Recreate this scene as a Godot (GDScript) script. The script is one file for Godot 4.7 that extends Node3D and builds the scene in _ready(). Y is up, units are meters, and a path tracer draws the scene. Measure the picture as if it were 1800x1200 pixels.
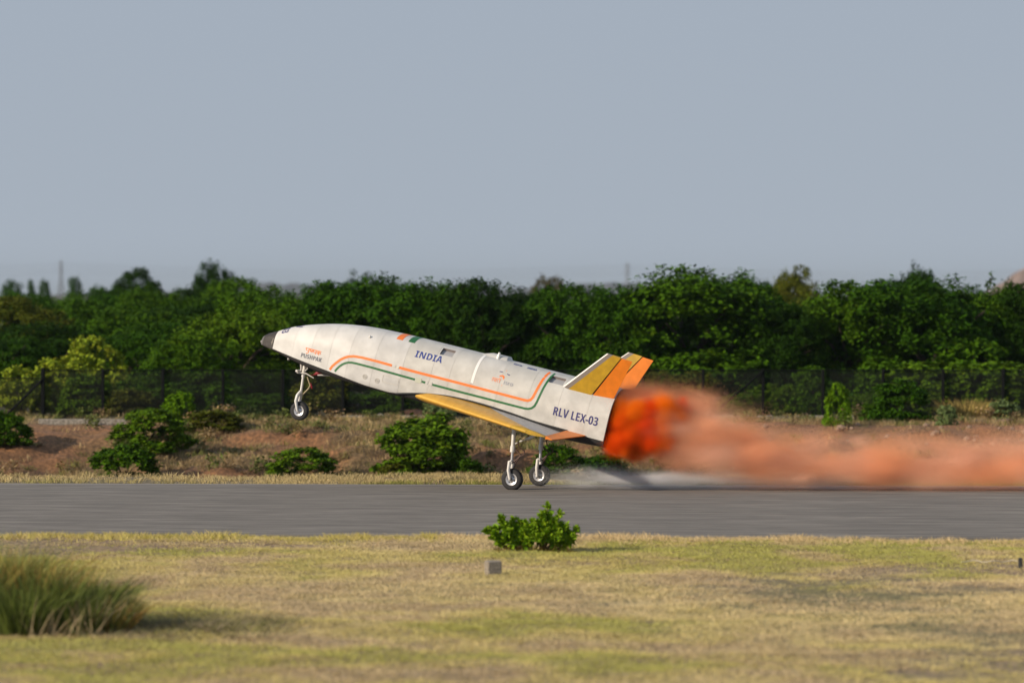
extends Node3D
# A white winged spaceplane lands on a runway; scrub, a mesh fence and a bank behind, dry grass in front.

var rng := RandomNumberGenerator.new()
var noise_a := FastNoiseLite.new()
var noise_b := FastNoiseLite.new()
var used := {}

# ---------------------------------------------------------------- mesh collecting
class Shape:
	var v := PackedVector3Array()
	var i := PackedInt32Array()
	var c := PackedColorArray()

	func tri(a: Vector3, b: Vector3, d: Vector3) -> void:
		var n := v.size()
		v.append(a); v.append(b); v.append(d)
		i.append(n); i.append(n + 1); i.append(n + 2)

	func quad(a: Vector3, b: Vector3, d: Vector3, e: Vector3) -> void:
		var n := v.size()
		v.append(a); v.append(b); v.append(d); v.append(e)
		i.append_array(PackedInt32Array([n, n + 1, n + 2, n, n + 2, n + 3]))

	func grid(rows: Array, skip := {}) -> void:
		var n := v.size()
		var w: int = rows[0].size()
		for r in rows:
			for p in r:
				v.append(p)
		for a in rows.size() - 1:
			for b in w - 1:
				if skip.has(Vector2i(a, b)):
					continue
				var k := n + a * w + b
				i.append_array(PackedInt32Array([k, k + 1, k + w + 1, k, k + w + 1, k + w]))

	func box(at: Vector3, size: Vector3, turn := Basis()) -> void:
		var h := size / 2.0
		var p := []
		for s in 8:
			p.append(at + turn * Vector3(h.x * (1 if s & 1 else -1), h.y * (1 if s & 2 else -1), h.z * (1 if s & 4 else -1)))
		for f in [[0, 1, 3, 2], [5, 4, 6, 7], [4, 0, 2, 6], [1, 5, 7, 3], [2, 3, 7, 6], [4, 5, 1, 0]]:
			quad(p[f[0]], p[f[1]], p[f[2]], p[f[3]])

	# a box with its edges cut
	func cut_box(at: Vector3, size: Vector3, cut: float, turn := Basis()) -> void:
		var h := size / 2.0
		var rings := []
		for e in [[-h.y, cut], [-h.y + cut, 0.0], [h.y - cut, 0.0], [h.y, cut]]:
			var x: float = h.x - e[1]
			var z: float = h.z - e[1]
			var r := []
			for q in [[-x, -z + cut], [-x + cut, -z], [x - cut, -z], [x, -z + cut], [x, z - cut], [x - cut, z], [-x + cut, z], [-x, z - cut]]:
				r.append(at + turn * Vector3(q[0], e[0], q[1]))
			rings.append(r)
		for k in 3:
			for q in 8:
				quad(rings[k][q], rings[k][(q + 1) % 8], rings[k + 1][(q + 1) % 8], rings[k + 1][q])
		for q in range(1, 7):
			tri(rings[3][0], rings[3][q], rings[3][q + 1])
			tri(rings[0][0], rings[0][q + 1], rings[0][q])

	func tube(path: Array, radius: Array, sides := 8, caps := true) -> void:
		var rows := []
		for k in path.size():
			var d: Vector3 = (path[mini(k + 1, path.size() - 1)] - path[maxi(k - 1, 0)]).normalized()
			var s := d.cross(Vector3.RIGHT if absf(d.x) < 0.8 else Vector3.UP).normalized()
			var t := d.cross(s)
			var row := []
			for q in sides + 1:
				var g := TAU * q / sides
				row.append(path[k] + (s * cos(g) + t * sin(g)) * radius[mini(k, radius.size() - 1)])
			rows.append(row)
		grid(rows)
		if caps:
			for q in sides:
				tri(path[0], rows[0][q], rows[0][q + 1])
				tri(path[-1], rows[-1][q + 1], rows[-1][q])

	# profile of (distance along the axis, radius) turned round the axis
	func lathe(at: Vector3, axis: Vector3, profile: Array, sides := 32) -> void:
		var s := axis.cross(Vector3.RIGHT if absf(axis.x) < 0.8 else Vector3.UP).normalized()
		var t := axis.cross(s)
		var rows := []
		for p in profile:
			var row := []
			for q in sides + 1:
				var g := TAU * q / sides
				row.append(at + axis * p[0] + (s * cos(g) + t * sin(g)) * p[1])
			rows.append(row)
		grid(rows)

	func mesh(normals := true) -> ArrayMesh:
		var a := []
		a.resize(Mesh.ARRAY_MAX)
		a[Mesh.ARRAY_VERTEX] = v
		a[Mesh.ARRAY_INDEX] = i
		if c.size() == v.size():
			a[Mesh.ARRAY_COLOR] = c
		if normals:
			var n := PackedVector3Array()
			n.resize(v.size())
			for k in range(0, i.size(), 3):
				var f := (v[i[k + 2]] - v[i[k]]).cross(v[i[k + 1]] - v[i[k]])
				n[i[k]] += f
				n[i[k + 1]] += f
				n[i[k + 2]] += f
			for k in n.size():
				n[k] = n[k].normalized() if n[k].length_squared() > 0.0 else Vector3.UP
			a[Mesh.ARRAY_NORMAL] = n
		var m := ArrayMesh.new()
		m.add_surface_from_arrays(Mesh.PRIMITIVE_TRIANGLES, a)
		return m

# ---------------------------------------------------------------- nodes and materials
func numbered(called: String) -> String:
	var n: int = used.get(called, 0)
	used[called] = n + 1
	return called if n == 0 else "%s_%03d" % [called, n]

func tag(o: Node, label: String, category := "", group := "", kind := "") -> void:
	if label: o.set_meta("label", label)
	if category: o.set_meta("category", category)
	if group: o.set_meta("group", group)
	if kind: o.set_meta("kind", kind)

func thing(called: String, label: String, category: String, at := Vector3.ZERO, group := "", kind := "") -> Node3D:
	var o := Node3D.new()
	o.name = numbered(called)
	add_child(o)
	o.position = at
	tag(o, label, category, group, kind)
	return o

func part(called: String, mesh: Mesh, m: Material, parent: Node, t := Transform3D()) -> MeshInstance3D:
	var o := MeshInstance3D.new()
	o.name = called
	o.mesh = mesh
	o.material_override = m
	o.transform = t
	parent.add_child(o, true)
	return o

func whole(called: String, mesh: Mesh, m: Material, label: String, category: String, at := Vector3.ZERO, group := "", kind := "") -> MeshInstance3D:
	var o := MeshInstance3D.new()
	o.name = numbered(called)
	o.mesh = mesh
	o.material_override = m
	o.position = at
	add_child(o)
	tag(o, label, category, group, kind)
	return o

func paint(r: float, g: float, b: float, rough := 0.7, metal := 0.0) -> StandardMaterial3D:
	var m := StandardMaterial3D.new()
	m.albedo_color = Color(r, g, b).linear_to_srgb()
	m.roughness = rough
	m.metallic = metal
	return m

func speckle(size: int, freq: float, low: float, high: float, octaves := 4, seed_ := 1, ramp_mid := 0.5) -> NoiseTexture2D:
	var n := FastNoiseLite.new()
	n.noise_type = FastNoiseLite.TYPE_SIMPLEX_SMOOTH
	n.frequency = freq
	n.fractal_octaves = octaves
	n.seed = seed_
	var g := Gradient.new()
	g.set_color(0, Color(low, low, low))
	g.set_color(1, Color(high, high, high))
	g.add_point(ramp_mid, Color((low + high) / 2, (low + high) / 2, (low + high) / 2))
	var t := NoiseTexture2D.new()
	t.width = size
	t.height = size
	t.seamless = true
	t.noise = n
	t.color_ramp = g
	return t

func textured(m: StandardMaterial3D, t: Texture2D, scale: float, world := false) -> StandardMaterial3D:
	m.albedo_texture = t
	m.uv1_triplanar = true
	m.uv1_world_triplanar = world
	m.uv1_scale = Vector3.ONE * scale
	return m

func leafy(r: float, g: float, b: float, through := 0.35) -> StandardMaterial3D:
	var m := paint(r, g, b, 0.6)
	m.metallic_specular = 0.12
	m.vertex_color_use_as_albedo = true
	m.backlight_enabled = true
	m.backlight = Color(through * 0.9, through, through * 0.4)
	m.cull_mode = BaseMaterial3D.CULL_DISABLED
	return m

func curve(xs: Array, ys: Array, x: float) -> float:
	if x <= xs[0]: return ys[0]
	for k in range(1, xs.size()):
		if x <= xs[k]:
			return lerpf(ys[k - 1], ys[k], (x - xs[k - 1]) / (xs[k] - xs[k - 1]))
	return ys[-1]

# monotone, rounded interpolation
func bend(xs: Array, ys: Array, x: float) -> float:
	if x <= xs[0]: return ys[0]
	if x >= xs[-1]: return ys[-1]
	var k := 1
	while x > xs[k]: k += 1
	var h: float = xs[k] - xs[k - 1]
	var t: float = (x - xs[k - 1]) / h
	var m0: float = (ys[k] - ys[maxi(k - 2, 0)]) / (xs[k] - xs[maxi(k - 2, 0)]) * h
	var m1: float = (ys[mini(k + 1, ys.size() - 1)] - ys[k - 1]) / (xs[mini(k + 1, xs.size() - 1)] - xs[k - 1]) * h
	var t2 := t * t
	var t3 := t2 * t
	return (2 * t3 - 3 * t2 + 1) * ys[k - 1] + (t3 - 2 * t2 + t) * m0 + (3 * t2 - 2 * t3) * ys[k] + (t3 - t2) * m1

# ---------------------------------------------------------------- where plants stand: x, distance, width, height, foliage, kind
const TREES := [
	[-7.11, 126, 4.68, 3.87, "mid", "r", 0],
	[-5.51, 124.5, 4.39, 3.96, "deep", "r", 0],
	[-3.75, 125, 6.04, 4.19, "deep", "r", 0.42],
	[-2.29, 123.5, 4.59, 4.1, "deep", "r", 0],
	[-0.88, 122.5, 3.87, 3.92, "dark", "r", 0],
	[0.44, 124.5, 3.93, 3.87, "dark", "r", 0],
	[1.93, 122.5, 4.32, 3.9, "deep", "r", 0],
	[3.56, 121.5, 4.29, 4.02, "deep", "r", 0],
	[5.66, 122, 7.02, 4.42, "mid", "r", 0],
	[7.2, 123, 4.34, 4.1, "deep", "r", 0],
	[8.16, 121, 3.37, 3.42, "dark", "r", 0],
	[10.46, 122, 4.3, 3.85, "mid", "r", 0],
	[12.09, 123.5, 3.9, 4.24, "deep", "r", 0],
	[12.84, 121.5, 6.32, 4.09, "deep", "r", 0],
	[14.7, 122.5, 4.09, 4.06, "mid", "r", 0.5],
	[15.88, 121.5, 3.84, 4.13, "dark", "r", 0],
	[-8.7, 123, 4.22, 3.24, "fresh", "l", 0],
	[-9.85, 121, 3.73, 2.36, "mid", "l", 0],
	[-11.61, 127, 4.14, 2.57, "deep", "l", 0],
	[-13.56, 130, 4.01, 2.45, "deep", "l", 0],
	[-14.99, 128, 4.17, 2.66, "dark", "l", 0],
	[-16.11, 126, 3.67, 2.49, "deep", "l", 0],
	[-8.49, 132, 3.85, 3.87, "mid", "l", 0],
	[-13.1, 140, 5.52, 3.27, "mid", "l", 0],
	[-16.06, 146, 5.51, 3.46, "mid", "l", 0],
	[-17.85, 142, 5.36, 3.36, "olive", "l", 0],
	[-11.16, 142, 4.87, 3.47, "dark", "l", 0],
	[-20.62, 165, 4.48, 3.63, "deep", "b", 0],
	[-18.96, 168, 4.8, 3.85, "mid", "b", 0],
	[-17.45, 172, 4.67, 3.75, "deep", "b", 0],
	[-14.73, 165, 4.71, 3.94, "mid", "b", 0],
	[-14.0, 175, 4.25, 3.95, "dark", "b", 0],
	[-10.86, 160, 4.34, 4.08, "mid", "b", 0],
	[-7.29, 150, 4.29, 3.88, "deep", "b", 0],
	[-4.23, 148, 4.23, 3.99, "dark", "b", 0],
	[-1.46, 146, 4.17, 3.88, "deep", "b", 0],
	[1.72, 142, 4.06, 3.82, "dark", "b", 0],
	[3.75, 146, 4.17, 3.86, "deep", "b", 0],
	[6.0, 150, 4.71, 3.99, "dark", "b", 0],
	[8.08, 145, 4.14, 3.99, "deep", "b", 0],
	[10.0, 140, 3.4, 3.57, "olive", "b", 0],
	[12.0, 150, 3.21, 3.51, "mid", "b", 0],
	[13.67, 145, 4.14, 3.88, "dark", "b", 0],
	[16.25, 144, 4.11, 3.86, "deep", "b", 0],
	[18.56, 146, 3.96, 3.88, "dark", "b", 0],
	[-16.12, 215, 3.23, 5.41, "dark", "dark umbrella shaped tree standing alone above the scrub", 0],
	[-18.33, 195, 3.2, 4.63, "dark", "dark ragged tree with an open top rising behind the low green scrub", 0],
	[-6.5, 175, 3.75, 4.57, "dark", "dark domed tree showing just above the front trees", 0],
	[1.71, 200, 2.14, 4.45, "brown", "brownish tree top showing over the row behind the spaceplane", 0],
	[10.44, 170, 2.19, 4.59, "deep", "dark green tree beside the muted olive tree", 0],
	[11.79, 165, 3.06, 4.69, "olive", "muted olive tree in the gap between two dense trees", 0],
	[15.2, 152, 2.28, 4.75, "dark", "dark rounded tree rising highest behind the row", 0],
	[-77.94, 620, 4.07, 5.49, "deep", "f", 0],
	[-77.26, 640, 1.65, 5.27, "deep", "f", 0],
	[-73.98, 630, 2.34, 5.7, "deep", "f", 0],
	[-65.74, 600, 2.57, 5.79, "deep", "f", 0],
	[-58.24, 560, 3.2, 4.76, "deep", "f", 0],
	[-59.57, 600, 4.29, 4.65, "deep", "f", 0],
]
const UNDER := [
	[-10.87, 115.2, 1.68, 1.4, "mid", "low green shrub growing just behind the chain link fence", "shrubs just behind the fence"],
	[-9.75, 114.9, 2.29, 1.03, "mid", "low green shrub growing just behind the chain link fence", "shrubs just behind the fence"],
	[-8.38, 114.8, 1.69, 1.04, "mid", "low green shrub growing just behind the chain link fence", "shrubs just behind the fence"],
	[-7.08, 114.1, 2.02, 0.72, "mid", "low green shrub growing just behind the chain link fence", "shrubs just behind the fence"],
	[-5.55, 114.9, 2.02, 1.33, "olive", "low green shrub growing just behind the chain link fence", "shrubs just behind the fence"],
	[-4.22, 115.1, 2.19, 0.77, "mid", "low green shrub growing just behind the chain link fence", "shrubs just behind the fence"],
	[-3.16, 114.5, 1.9, 1.08, "mid", "low green shrub growing just behind the chain link fence", "shrubs just behind the fence"],
	[-1.79, 116.8, 2.22, 0.74, "mid", "low green shrub growing just behind the chain link fence", "shrubs just behind the fence"],
	[-0.56, 116.6, 2.22, 0.96, "bright", "low green shrub growing just behind the chain link fence", "shrubs just behind the fence"],
	[0.21, 114.9, 1.89, 1.14, "fresh", "low green shrub growing just behind the chain link fence", "shrubs just behind the fence"],
	[1.5, 114.1, 1.58, 0.83, "olive", "low green shrub growing just behind the chain link fence", "shrubs just behind the fence"],
	[3.23, 115.9, 2.1, 1.03, "fresh", "low green shrub growing just behind the chain link fence", "shrubs just behind the fence"],
	[4.44, 115.2, 1.71, 1.32, "olive", "low green shrub growing just behind the chain link fence", "shrubs just behind the fence"],
	[5.31, 115.3, 2.0, 1.33, "olive", "low green shrub growing just behind the chain link fence", "shrubs just behind the fence"],
	[6.57, 114.3, 1.6, 0.75, "fresh", "low green shrub growing just behind the chain link fence", "shrubs just behind the fence"],
	[7.76, 116.6, 1.67, 0.95, "fresh", "low green shrub growing just behind the chain link fence", "shrubs just behind the fence"],
	[8.9, 115.1, 1.62, 1.47, "mid", "low green shrub growing just behind the chain link fence", "shrubs just behind the fence"],
	[10.34, 114.1, 1.76, 0.71, "fresh", "low green shrub growing just behind the chain link fence", "shrubs just behind the fence"],
	[11.87, 116.8, 2.05, 1.09, "mid", "low green shrub growing just behind the chain link fence", "shrubs just behind the fence"],
	[12.63, 115.3, 1.67, 1.32, "fresh", "low green shrub growing just behind the chain link fence", "shrubs just behind the fence"],
	[14.12, 115.7, 1.84, 1.34, "fresh", "low green shrub growing just behind the chain link fence", "shrubs just behind the fence"],
	[14.99, 115.1, 1.78, 0.82, "mid", "low green shrub growing just behind the chain link fence", "shrubs just behind the fence"],
	[-14.21, 115, 1.81, 1.49, "lime", "pale lime green shrub behind the braced corner of the fence", ""],
	[-13.17, 116, 1.99, 1.72, "lime", "lime green shrub leaning over the fence corner", ""],
	[-12.39, 118, 2.19, 2.29, "lime", "tall yellowish green shrub topping the fence near its corner", ""],
	[-12.27, 114.5, 1.8, 1.26, "fresh", "fresh green shrub filling the first fence bay past the corner", ""],
	[-10.91, 114, 1.95, 0.86, "olive", "olive shrub seen through the second fence bay", ""],
	[12.21, 115.5, 3.3, 1.61, "fresh", "wide fresh green shrub behind the fence near the yellow grass", ""],
	[14.13, 115, 3.12, 1.59, "fresh", "fresh green shrub behind the fence beside the pale leafy plant", ""],
	[11.13, 118, 2.53, 1.71, "mid", "green shrub behind the fence left of the wide fresh green one", ""],
	[13.77, 119, 2.89, 2.28, "mid", "mid green shrub standing above the fence by the yellow grass", ""],
]
const BUSHES := [
	[-2.19, 101, 2.96, 1.81, "fresh", "large rounded green bush at the foot of the bank"],
	[-2.26, 100.2, 2.15, 1.1, "fresh", "low green bush growing into the front of the large rounded bush"],
	[-1.14, 100, 1.0, 0.87, "mid", "small green bush touching the large rounded bush"],
	[-5.31, 100.5, 2.15, 0.96, "fresh", "spreading low green bush on the bank under the nose wheel"],
	[-9.39, 103.5, 2.22, 1.02, "fresh", "upper green bush of the pair on the bank"],
	[-9.71, 100, 2.14, 1.2, "mid", "lower dark green bush of the pair on the bank"],
	[-13.22, 104, 1.41, 0.96, "mid", "green bush on the bank left of the red soil patch"],
	[-9.15, 109.5, 1.17, 0.93, "bright", "bright green bush at the top of the bank by the fence"],
	[-8.03, 107, 1.83, 0.61, "olive", "thin olive weeds near the dead branch on the bank"],
	[-2.87, 100.3, 1.15, 0.61, "olive", "low olive weeds left of the large rounded bush"],
	[-2.02, 109, 0.93, 0.79, "pale", "pale leafy weed above the large rounded bush"],
	[1.15, 100.5, 1.58, 0.84, "mid", "green bush on the bank behind the main wheels"],
	[2.29, 100.2, 1.57, 0.71, "deep", "dark bush on the bank below the spaceplane tail"],
	[4.31, 100.5, 1.72, 0.72, "deep", "dark bush on the bank behind the thin smoke"],
	[8.81, 107.5, 0.86, 1.25, "bright", "upright bright green shrub at the edge of the bare bank"],
	[10.72, 109.5, 1.88, 1.27, "deep", "dark green bush on top of the bare bank"],
	[10.16, 110.3, 1.1, 0.63, "mid", "smaller green bush left of the dark one on the bare bank"],
	[11.69, 107.0, 0.61, 0.61, "pale", "small pale green plant below the soil ledge"],
	[13.61, 110.5, 1.18, 0.74, "pale", "pale leafy plant on the bank beside the yellow grass"],
]
const SMOKE_CORE := [
	[1.78, 1.22, -70.0, 0.16, 0.5, 0.5, 30, 620, 0],
	[2.0, 1.183, -69.9, 0.34, 0.48, 0.55, 38, 800, 0],
	[2.37, 1.127, -69.8, 0.36, 0.45, 0.5, 36, 680, 0],
	[2.67, 1.167, -69.8, 0.34, 0.42, 0.5, 28, 260, 0],
]
const SMOKE_TRAIL := [
	[2.12, 1.66, -70.0, 0.14, 0.08, 0.3, 5, 14, 1],
	[2.4, 1.6, -70.0, 0.4, 0.12, 0.35, 8, 30, 1],
	[2.85, 1.46, -70.0, 0.45, 0.18, 0.4, 8, 34, 1],
	[3.05, 1.103, -69.9, 0.4, 0.34, 0.4, 10, 42, 1],
	[2.94, 1.048, -69.77, 0.9, 0.24, 0.5, 8, 13, 0],
	[3.0, 0.678, -69.55, 0.72, 0.22, 0.5, 7, 13, 0],
	[3.08, 0.632, -70.19, 0.38, 0.27, 0.5, 7, 8, 0],
	[3.15, 1.278, -69.45, 0.66, 0.12, 0.5, 5, 3, 0],
	[3.25, 0.638, -69.56, 0.7, 0.19, 0.5, 5, 10, 0],
	[3.37, 0.692, -70.2, 0.52, 0.22, 0.5, 4, 7, 0],
	[3.43, 1.09, -70.01, 0.39, 0.18, 0.5, 7, 3, 1],
	[3.49, 1.224, -69.57, 0.76, 0.12, 0.5, 4, 3, 0],
	[3.64, 0.869, -70.02, 0.73, 0.14, 0.5, 6, 5, 0],
	[3.68, 1.117, -69.51, 0.89, 0.21, 0.5, 9, 5, 1],
	[3.76, 0.48, -69.76, 0.69, 0.16, 0.5, 5, 7, 0],
	[3.89, 0.793, -70.19, 0.59, 0.2, 0.5, 4, 5, 0],
	[3.99, 0.439, -69.57, 0.87, 0.19, 0.5, 7, 9, 0],
	[4.09, 0.61, -69.75, 0.44, 0.13, 0.5, 4, 3, 0],
	[4.17, 0.845, -69.87, 0.4, 0.14, 0.5, 5, 3, 1],
	[4.26, 0.527, -70.07, 0.7, 0.15, 0.5, 5, 5, 0],
	[4.3, 0.895, -69.6, 0.84, 0.32, 0.5, 5, 8, 1],
	[4.41, 0.569, -69.79, 0.58, 0.27, 0.5, 4, 7, 0],
	[4.48, 0.862, -69.96, 0.49, 0.33, 0.5, 6, 4, 0],
	[4.62, 0.422, -70.18, 0.91, 0.23, 0.5, 5, 9, 0],
	[4.71, 0.224, -70.13, 0.52, 0.26, 0.5, 5, 7, 0],
	[4.73, 0.486, -69.63, 0.38, 0.17, 0.5, 8, 3, 0],
	[4.82, 0.503, -69.93, 0.94, 0.32, 0.5, 9, 11, 0],
	[4.92, 0.354, -69.69, 0.63, 0.32, 0.5, 6, 8, 0],
	[4.97, 0.325, -69.66, 0.79, 0.23, 0.5, 4, 7, 1],
	[5.09, 0.242, -69.96, 0.79, 0.32, 0.5, 6, 10, 0],
	[5.19, 0.229, -70.03, 0.6, 0.31, 0.5, 7, 8, 0],
	[5.25, 0.474, -69.46, 0.71, 0.25, 0.5, 9, 5, 1],
	[5.36, 0.422, -69.96, 0.91, 0.19, 0.5, 7, 5, 0],
	[5.47, 0.715, -69.88, 0.37, 0.29, 0.5, 7, 3, 1],
	[5.59, 0.678, -69.79, 0.75, 0.29, 0.5, 4, 5, 0],
	[5.64, 0.295, -69.67, 0.8, 0.23, 0.5, 7, 6, 0],
	[5.74, 0.408, -70.04, 0.73, 0.18, 0.5, 5, 4, 0],
	[5.8, 0.299, -69.8, 0.43, 0.19, 0.5, 4, 3, 0],
	[5.91, 0.516, -69.62, 0.62, 0.16, 0.5, 5, 3, 0],
	[6.03, 0.317, -70.07, 0.78, 0.27, 0.5, 8, 6, 0],
	[6.08, 0.751, -69.97, 0.37, 0.31, 0.5, 8, 3, 0],
	[6.14, 0.311, -69.55, 0.59, 0.26, 0.5, 6, 5, 0],
	[6.23, 0.774, -69.9, 0.62, 0.26, 0.5, 9, 3, 0],
	[6.28, 0.736, -69.6, 0.84, 0.16, 0.5, 9, 3, 1],
	[6.38, 0.215, -69.68, 0.51, 0.16, 0.5, 9, 3, 0],
	[6.5, 0.122, -69.96, 0.86, 0.16, 0.5, 5, 5, 1],
	[6.62, 0.205, -69.9, 0.62, 0.15, 0.5, 4, 3, 0],
	[6.7, 0.181, -69.77, 0.92, 0.3, 0.5, 9, 9, 0],
	[6.73, 0.194, -69.5, 0.89, 0.3, 0.5, 5, 9, 0],
	[6.88, 0.156, -69.66, 0.82, 0.24, 0.5, 9, 7, 0],
	[6.99, 0.72, -70.01, 0.68, 0.22, 0.5, 7, 3, 0],
	[7.03, 0.138, -69.83, 0.37, 0.21, 0.5, 9, 3, 0],
	[7.12, 0.637, -70.07, 0.78, 0.23, 0.5, 9, 4, 0],
	[7.2, 0.292, -69.75, 0.8, 0.27, 0.5, 8, 7, 0],
	[7.32, 0.247, -69.85, 0.86, 0.24, 0.5, 6, 6, 0],
	[7.42, 0.164, -69.51, 0.53, 0.25, 0.5, 8, 5, 0],
	[7.55, 0.585, -69.88, 0.65, 0.24, 0.5, 4, 3, 0],
	[7.57, 0.154, -69.5, 0.93, 0.24, 0.5, 4, 8, 0],
	[7.69, 0.304, -70.14, 0.92, 0.21, 0.5, 6, 6, 0],
	[7.78, 0.454, -70.14, 0.91, 0.32, 0.5, 8, 7, 0],
	[7.83, 0.249, -70.02, 0.43, 0.32, 0.5, 4, 4, 1],
	[7.84, 0.885, -69.6, 0.78, 0.18, 0.5, 7, 3, 1],
	[7.95, 0.698, -69.56, 0.5, 0.23, 0.5, 8, 3, 0],
	[8.03, 0.248, -69.83, 0.72, 0.3, 0.5, 9, 7, 0],
	[8.06, 0.591, -69.51, 0.7, 0.24, 0.5, 9, 4, 0],
	[8.15, 0.628, -69.56, 0.87, 0.25, 0.5, 5, 5, 0],
	[8.2, 0.572, -69.48, 0.51, 0.28, 0.5, 7, 3, 0],
	[8.3, 0.612, -69.48, 0.82, 0.26, 0.5, 8, 5, 0],
	[8.49, 0.09, -70.01, 0.65, 0.15, 0.5, 8, 3, 0],
	[8.6, 0.14, -70.01, 0.36, 0.23, 0.5, 8, 3, 0],
	[8.71, 0.657, -70.07, 0.47, 0.16, 0.5, 6, 3, 0],
	[8.76, 0.78, -70.01, 0.63, 0.33, 0.5, 6, 4, 0],
	[8.83, 0.454, -69.91, 0.57, 0.17, 0.5, 4, 3, 0],
	[8.84, 0.39, -69.56, 0.59, 0.28, 0.5, 5, 4, 1],
	[9.03, 0.466, -70.1, 0.86, 0.14, 0.5, 9, 3, 0],
	[9.11, 0.61, -70.01, 0.55, 0.25, 0.5, 6, 3, 0],
	[9.24, 0.144, -70.12, 0.59, 0.3, 0.5, 8, 5, 0],
	[9.26, 0.176, -69.46, 0.77, 0.21, 0.5, 6, 5, 0],
	[9.31, 0.187, -69.44, 0.88, 0.34, 0.5, 6, 10, 0],
	[9.48, 0.467, -69.83, 0.69, 0.27, 0.5, 7, 4, 0],
	[9.57, 0.586, -69.86, 0.59, 0.15, 0.5, 4, 3, 0],
	[9.63, 0.559, -69.56, 0.38, 0.21, 0.5, 7, 3, 1],
	[9.73, 0.531, -69.73, 0.67, 0.19, 0.5, 8, 3, 0],
	[9.88, 0.236, -69.88, 0.4, 0.3, 0.5, 4, 3, 0],
	[10.0, 0.427, -69.83, 0.86, 0.33, 0.5, 8, 7, 1],
	[10.11, 0.404, -69.69, 0.71, 0.24, 0.5, 6, 4, 0],
	[10.14, 0.158, -69.42, 0.79, 0.27, 0.5, 5, 7, 0],
	[10.27, 0.415, -69.65, 0.38, 0.27, 0.5, 7, 3, 1],
	[10.41, 0.083, -69.74, 0.89, 0.14, 0.5, 7, 4, 0],
	[10.58, 0.815, -70.13, 0.84, 0.14, 0.5, 5, 3, 0],
	[4.28, 0.587, -69.6, 0.3, 0.24, 0.4, 8, 34, 1],
	[6.44, 0.467, -69.6, 0.4, 0.38, 0.4, 8, 30, 1],
	[8.15, 0.199, -69.6, 0.6, 0.14, 0.4, 8, 18, 1],
	[8.85, 0.338, -69.6, 0.5, 0.3, 0.4, 8, 18, 1],
]
const SMOKE_TYRE := [
	[1.2, 0.11, -69.8, 0.3, 0.04, 0.25, 6, 5, 0],
	[1.54, 0.13, -69.8, 0.3, 0.04, 0.25, 6, 6, 0],
	[1.87, 0.15, -69.8, 0.3, 0.04, 0.25, 6, 7, 0],
	[2.21, 0.11, -69.8, 0.3, 0.04, 0.25, 6, 7, 0],
	[2.55, 0.13, -69.8, 0.3, 0.04, 0.25, 6, 7, 0],
	[2.89, 0.15, -69.8, 0.3, 0.04, 0.25, 6, 7, 0],
	[3.23, 0.11, -69.8, 0.3, 0.04, 0.25, 6, 7, 0],
	[3.57, 0.13, -69.8, 0.3, 0.04, 0.25, 6, 6, 0],
	[3.91, 0.15, -69.8, 0.3, 0.04, 0.25, 6, 6, 0],
	[4.25, 0.11, -69.8, 0.3, 0.04, 0.25, 6, 5, 0],
	[4.59, 0.13, -69.8, 0.3, 0.04, 0.25, 6, 5, 0],
	[4.93, 0.15, -69.8, 0.3, 0.04, 0.25, 6, 4, 0],
	[5.26, 0.11, -69.8, 0.3, 0.04, 0.25, 6, 4, 0],
	[5.6, 0.13, -69.8, 0.3, 0.04, 0.25, 6, 3, 0],
]

# ---------------------------------------------------------------- the place
const SLANT := 0.056                      # the runway runs a little askew
func ground_at(x: float, z: float) -> float:
	var d := -z + SLANT * x
	var n := noise_a.get_noise_2d(x, z)
	var f := noise_b.get_noise_2d(x, z)
	if d < 56.9: return -0.035 + 0.035 * n + 0.02 * f
	if d < 71.9: return -0.09
	if d < 74.0: return -0.03 + 0.03 * n
	if d < 92.0: return lerpf(-0.03, -1.55, smoothstep(74.0, 92.0, d)) + 0.05 * n
	if d < 98.5: return -1.55 + 0.06 * n + 0.1 * smoothstep(94.0, 98.5, d)
	if d < 112.0:
		var k := smoothstep(98.5, 107.5, d + 1.2 * n)
		return lerpf(-1.45, -0.15, k) + (0.22 * n + 0.24 * f) * (1.0 - absf(2.0 * k - 1.0) * 0.6)
	return -0.15 + 0.06 * n

func _ready() -> void:
	rng.seed = 20240623
	noise_a.seed = 5
	noise_a.frequency = 0.22
	noise_a.fractal_octaves = 3
	noise_b.seed = 9
	noise_b.frequency = 0.9
	noise_b.fractal_octaves = 3
	view()
	setting()
	far_things()
	scrub()
	fence()
	bank_plants()
	foreground()
	spaceplane()
	smoke()

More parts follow.
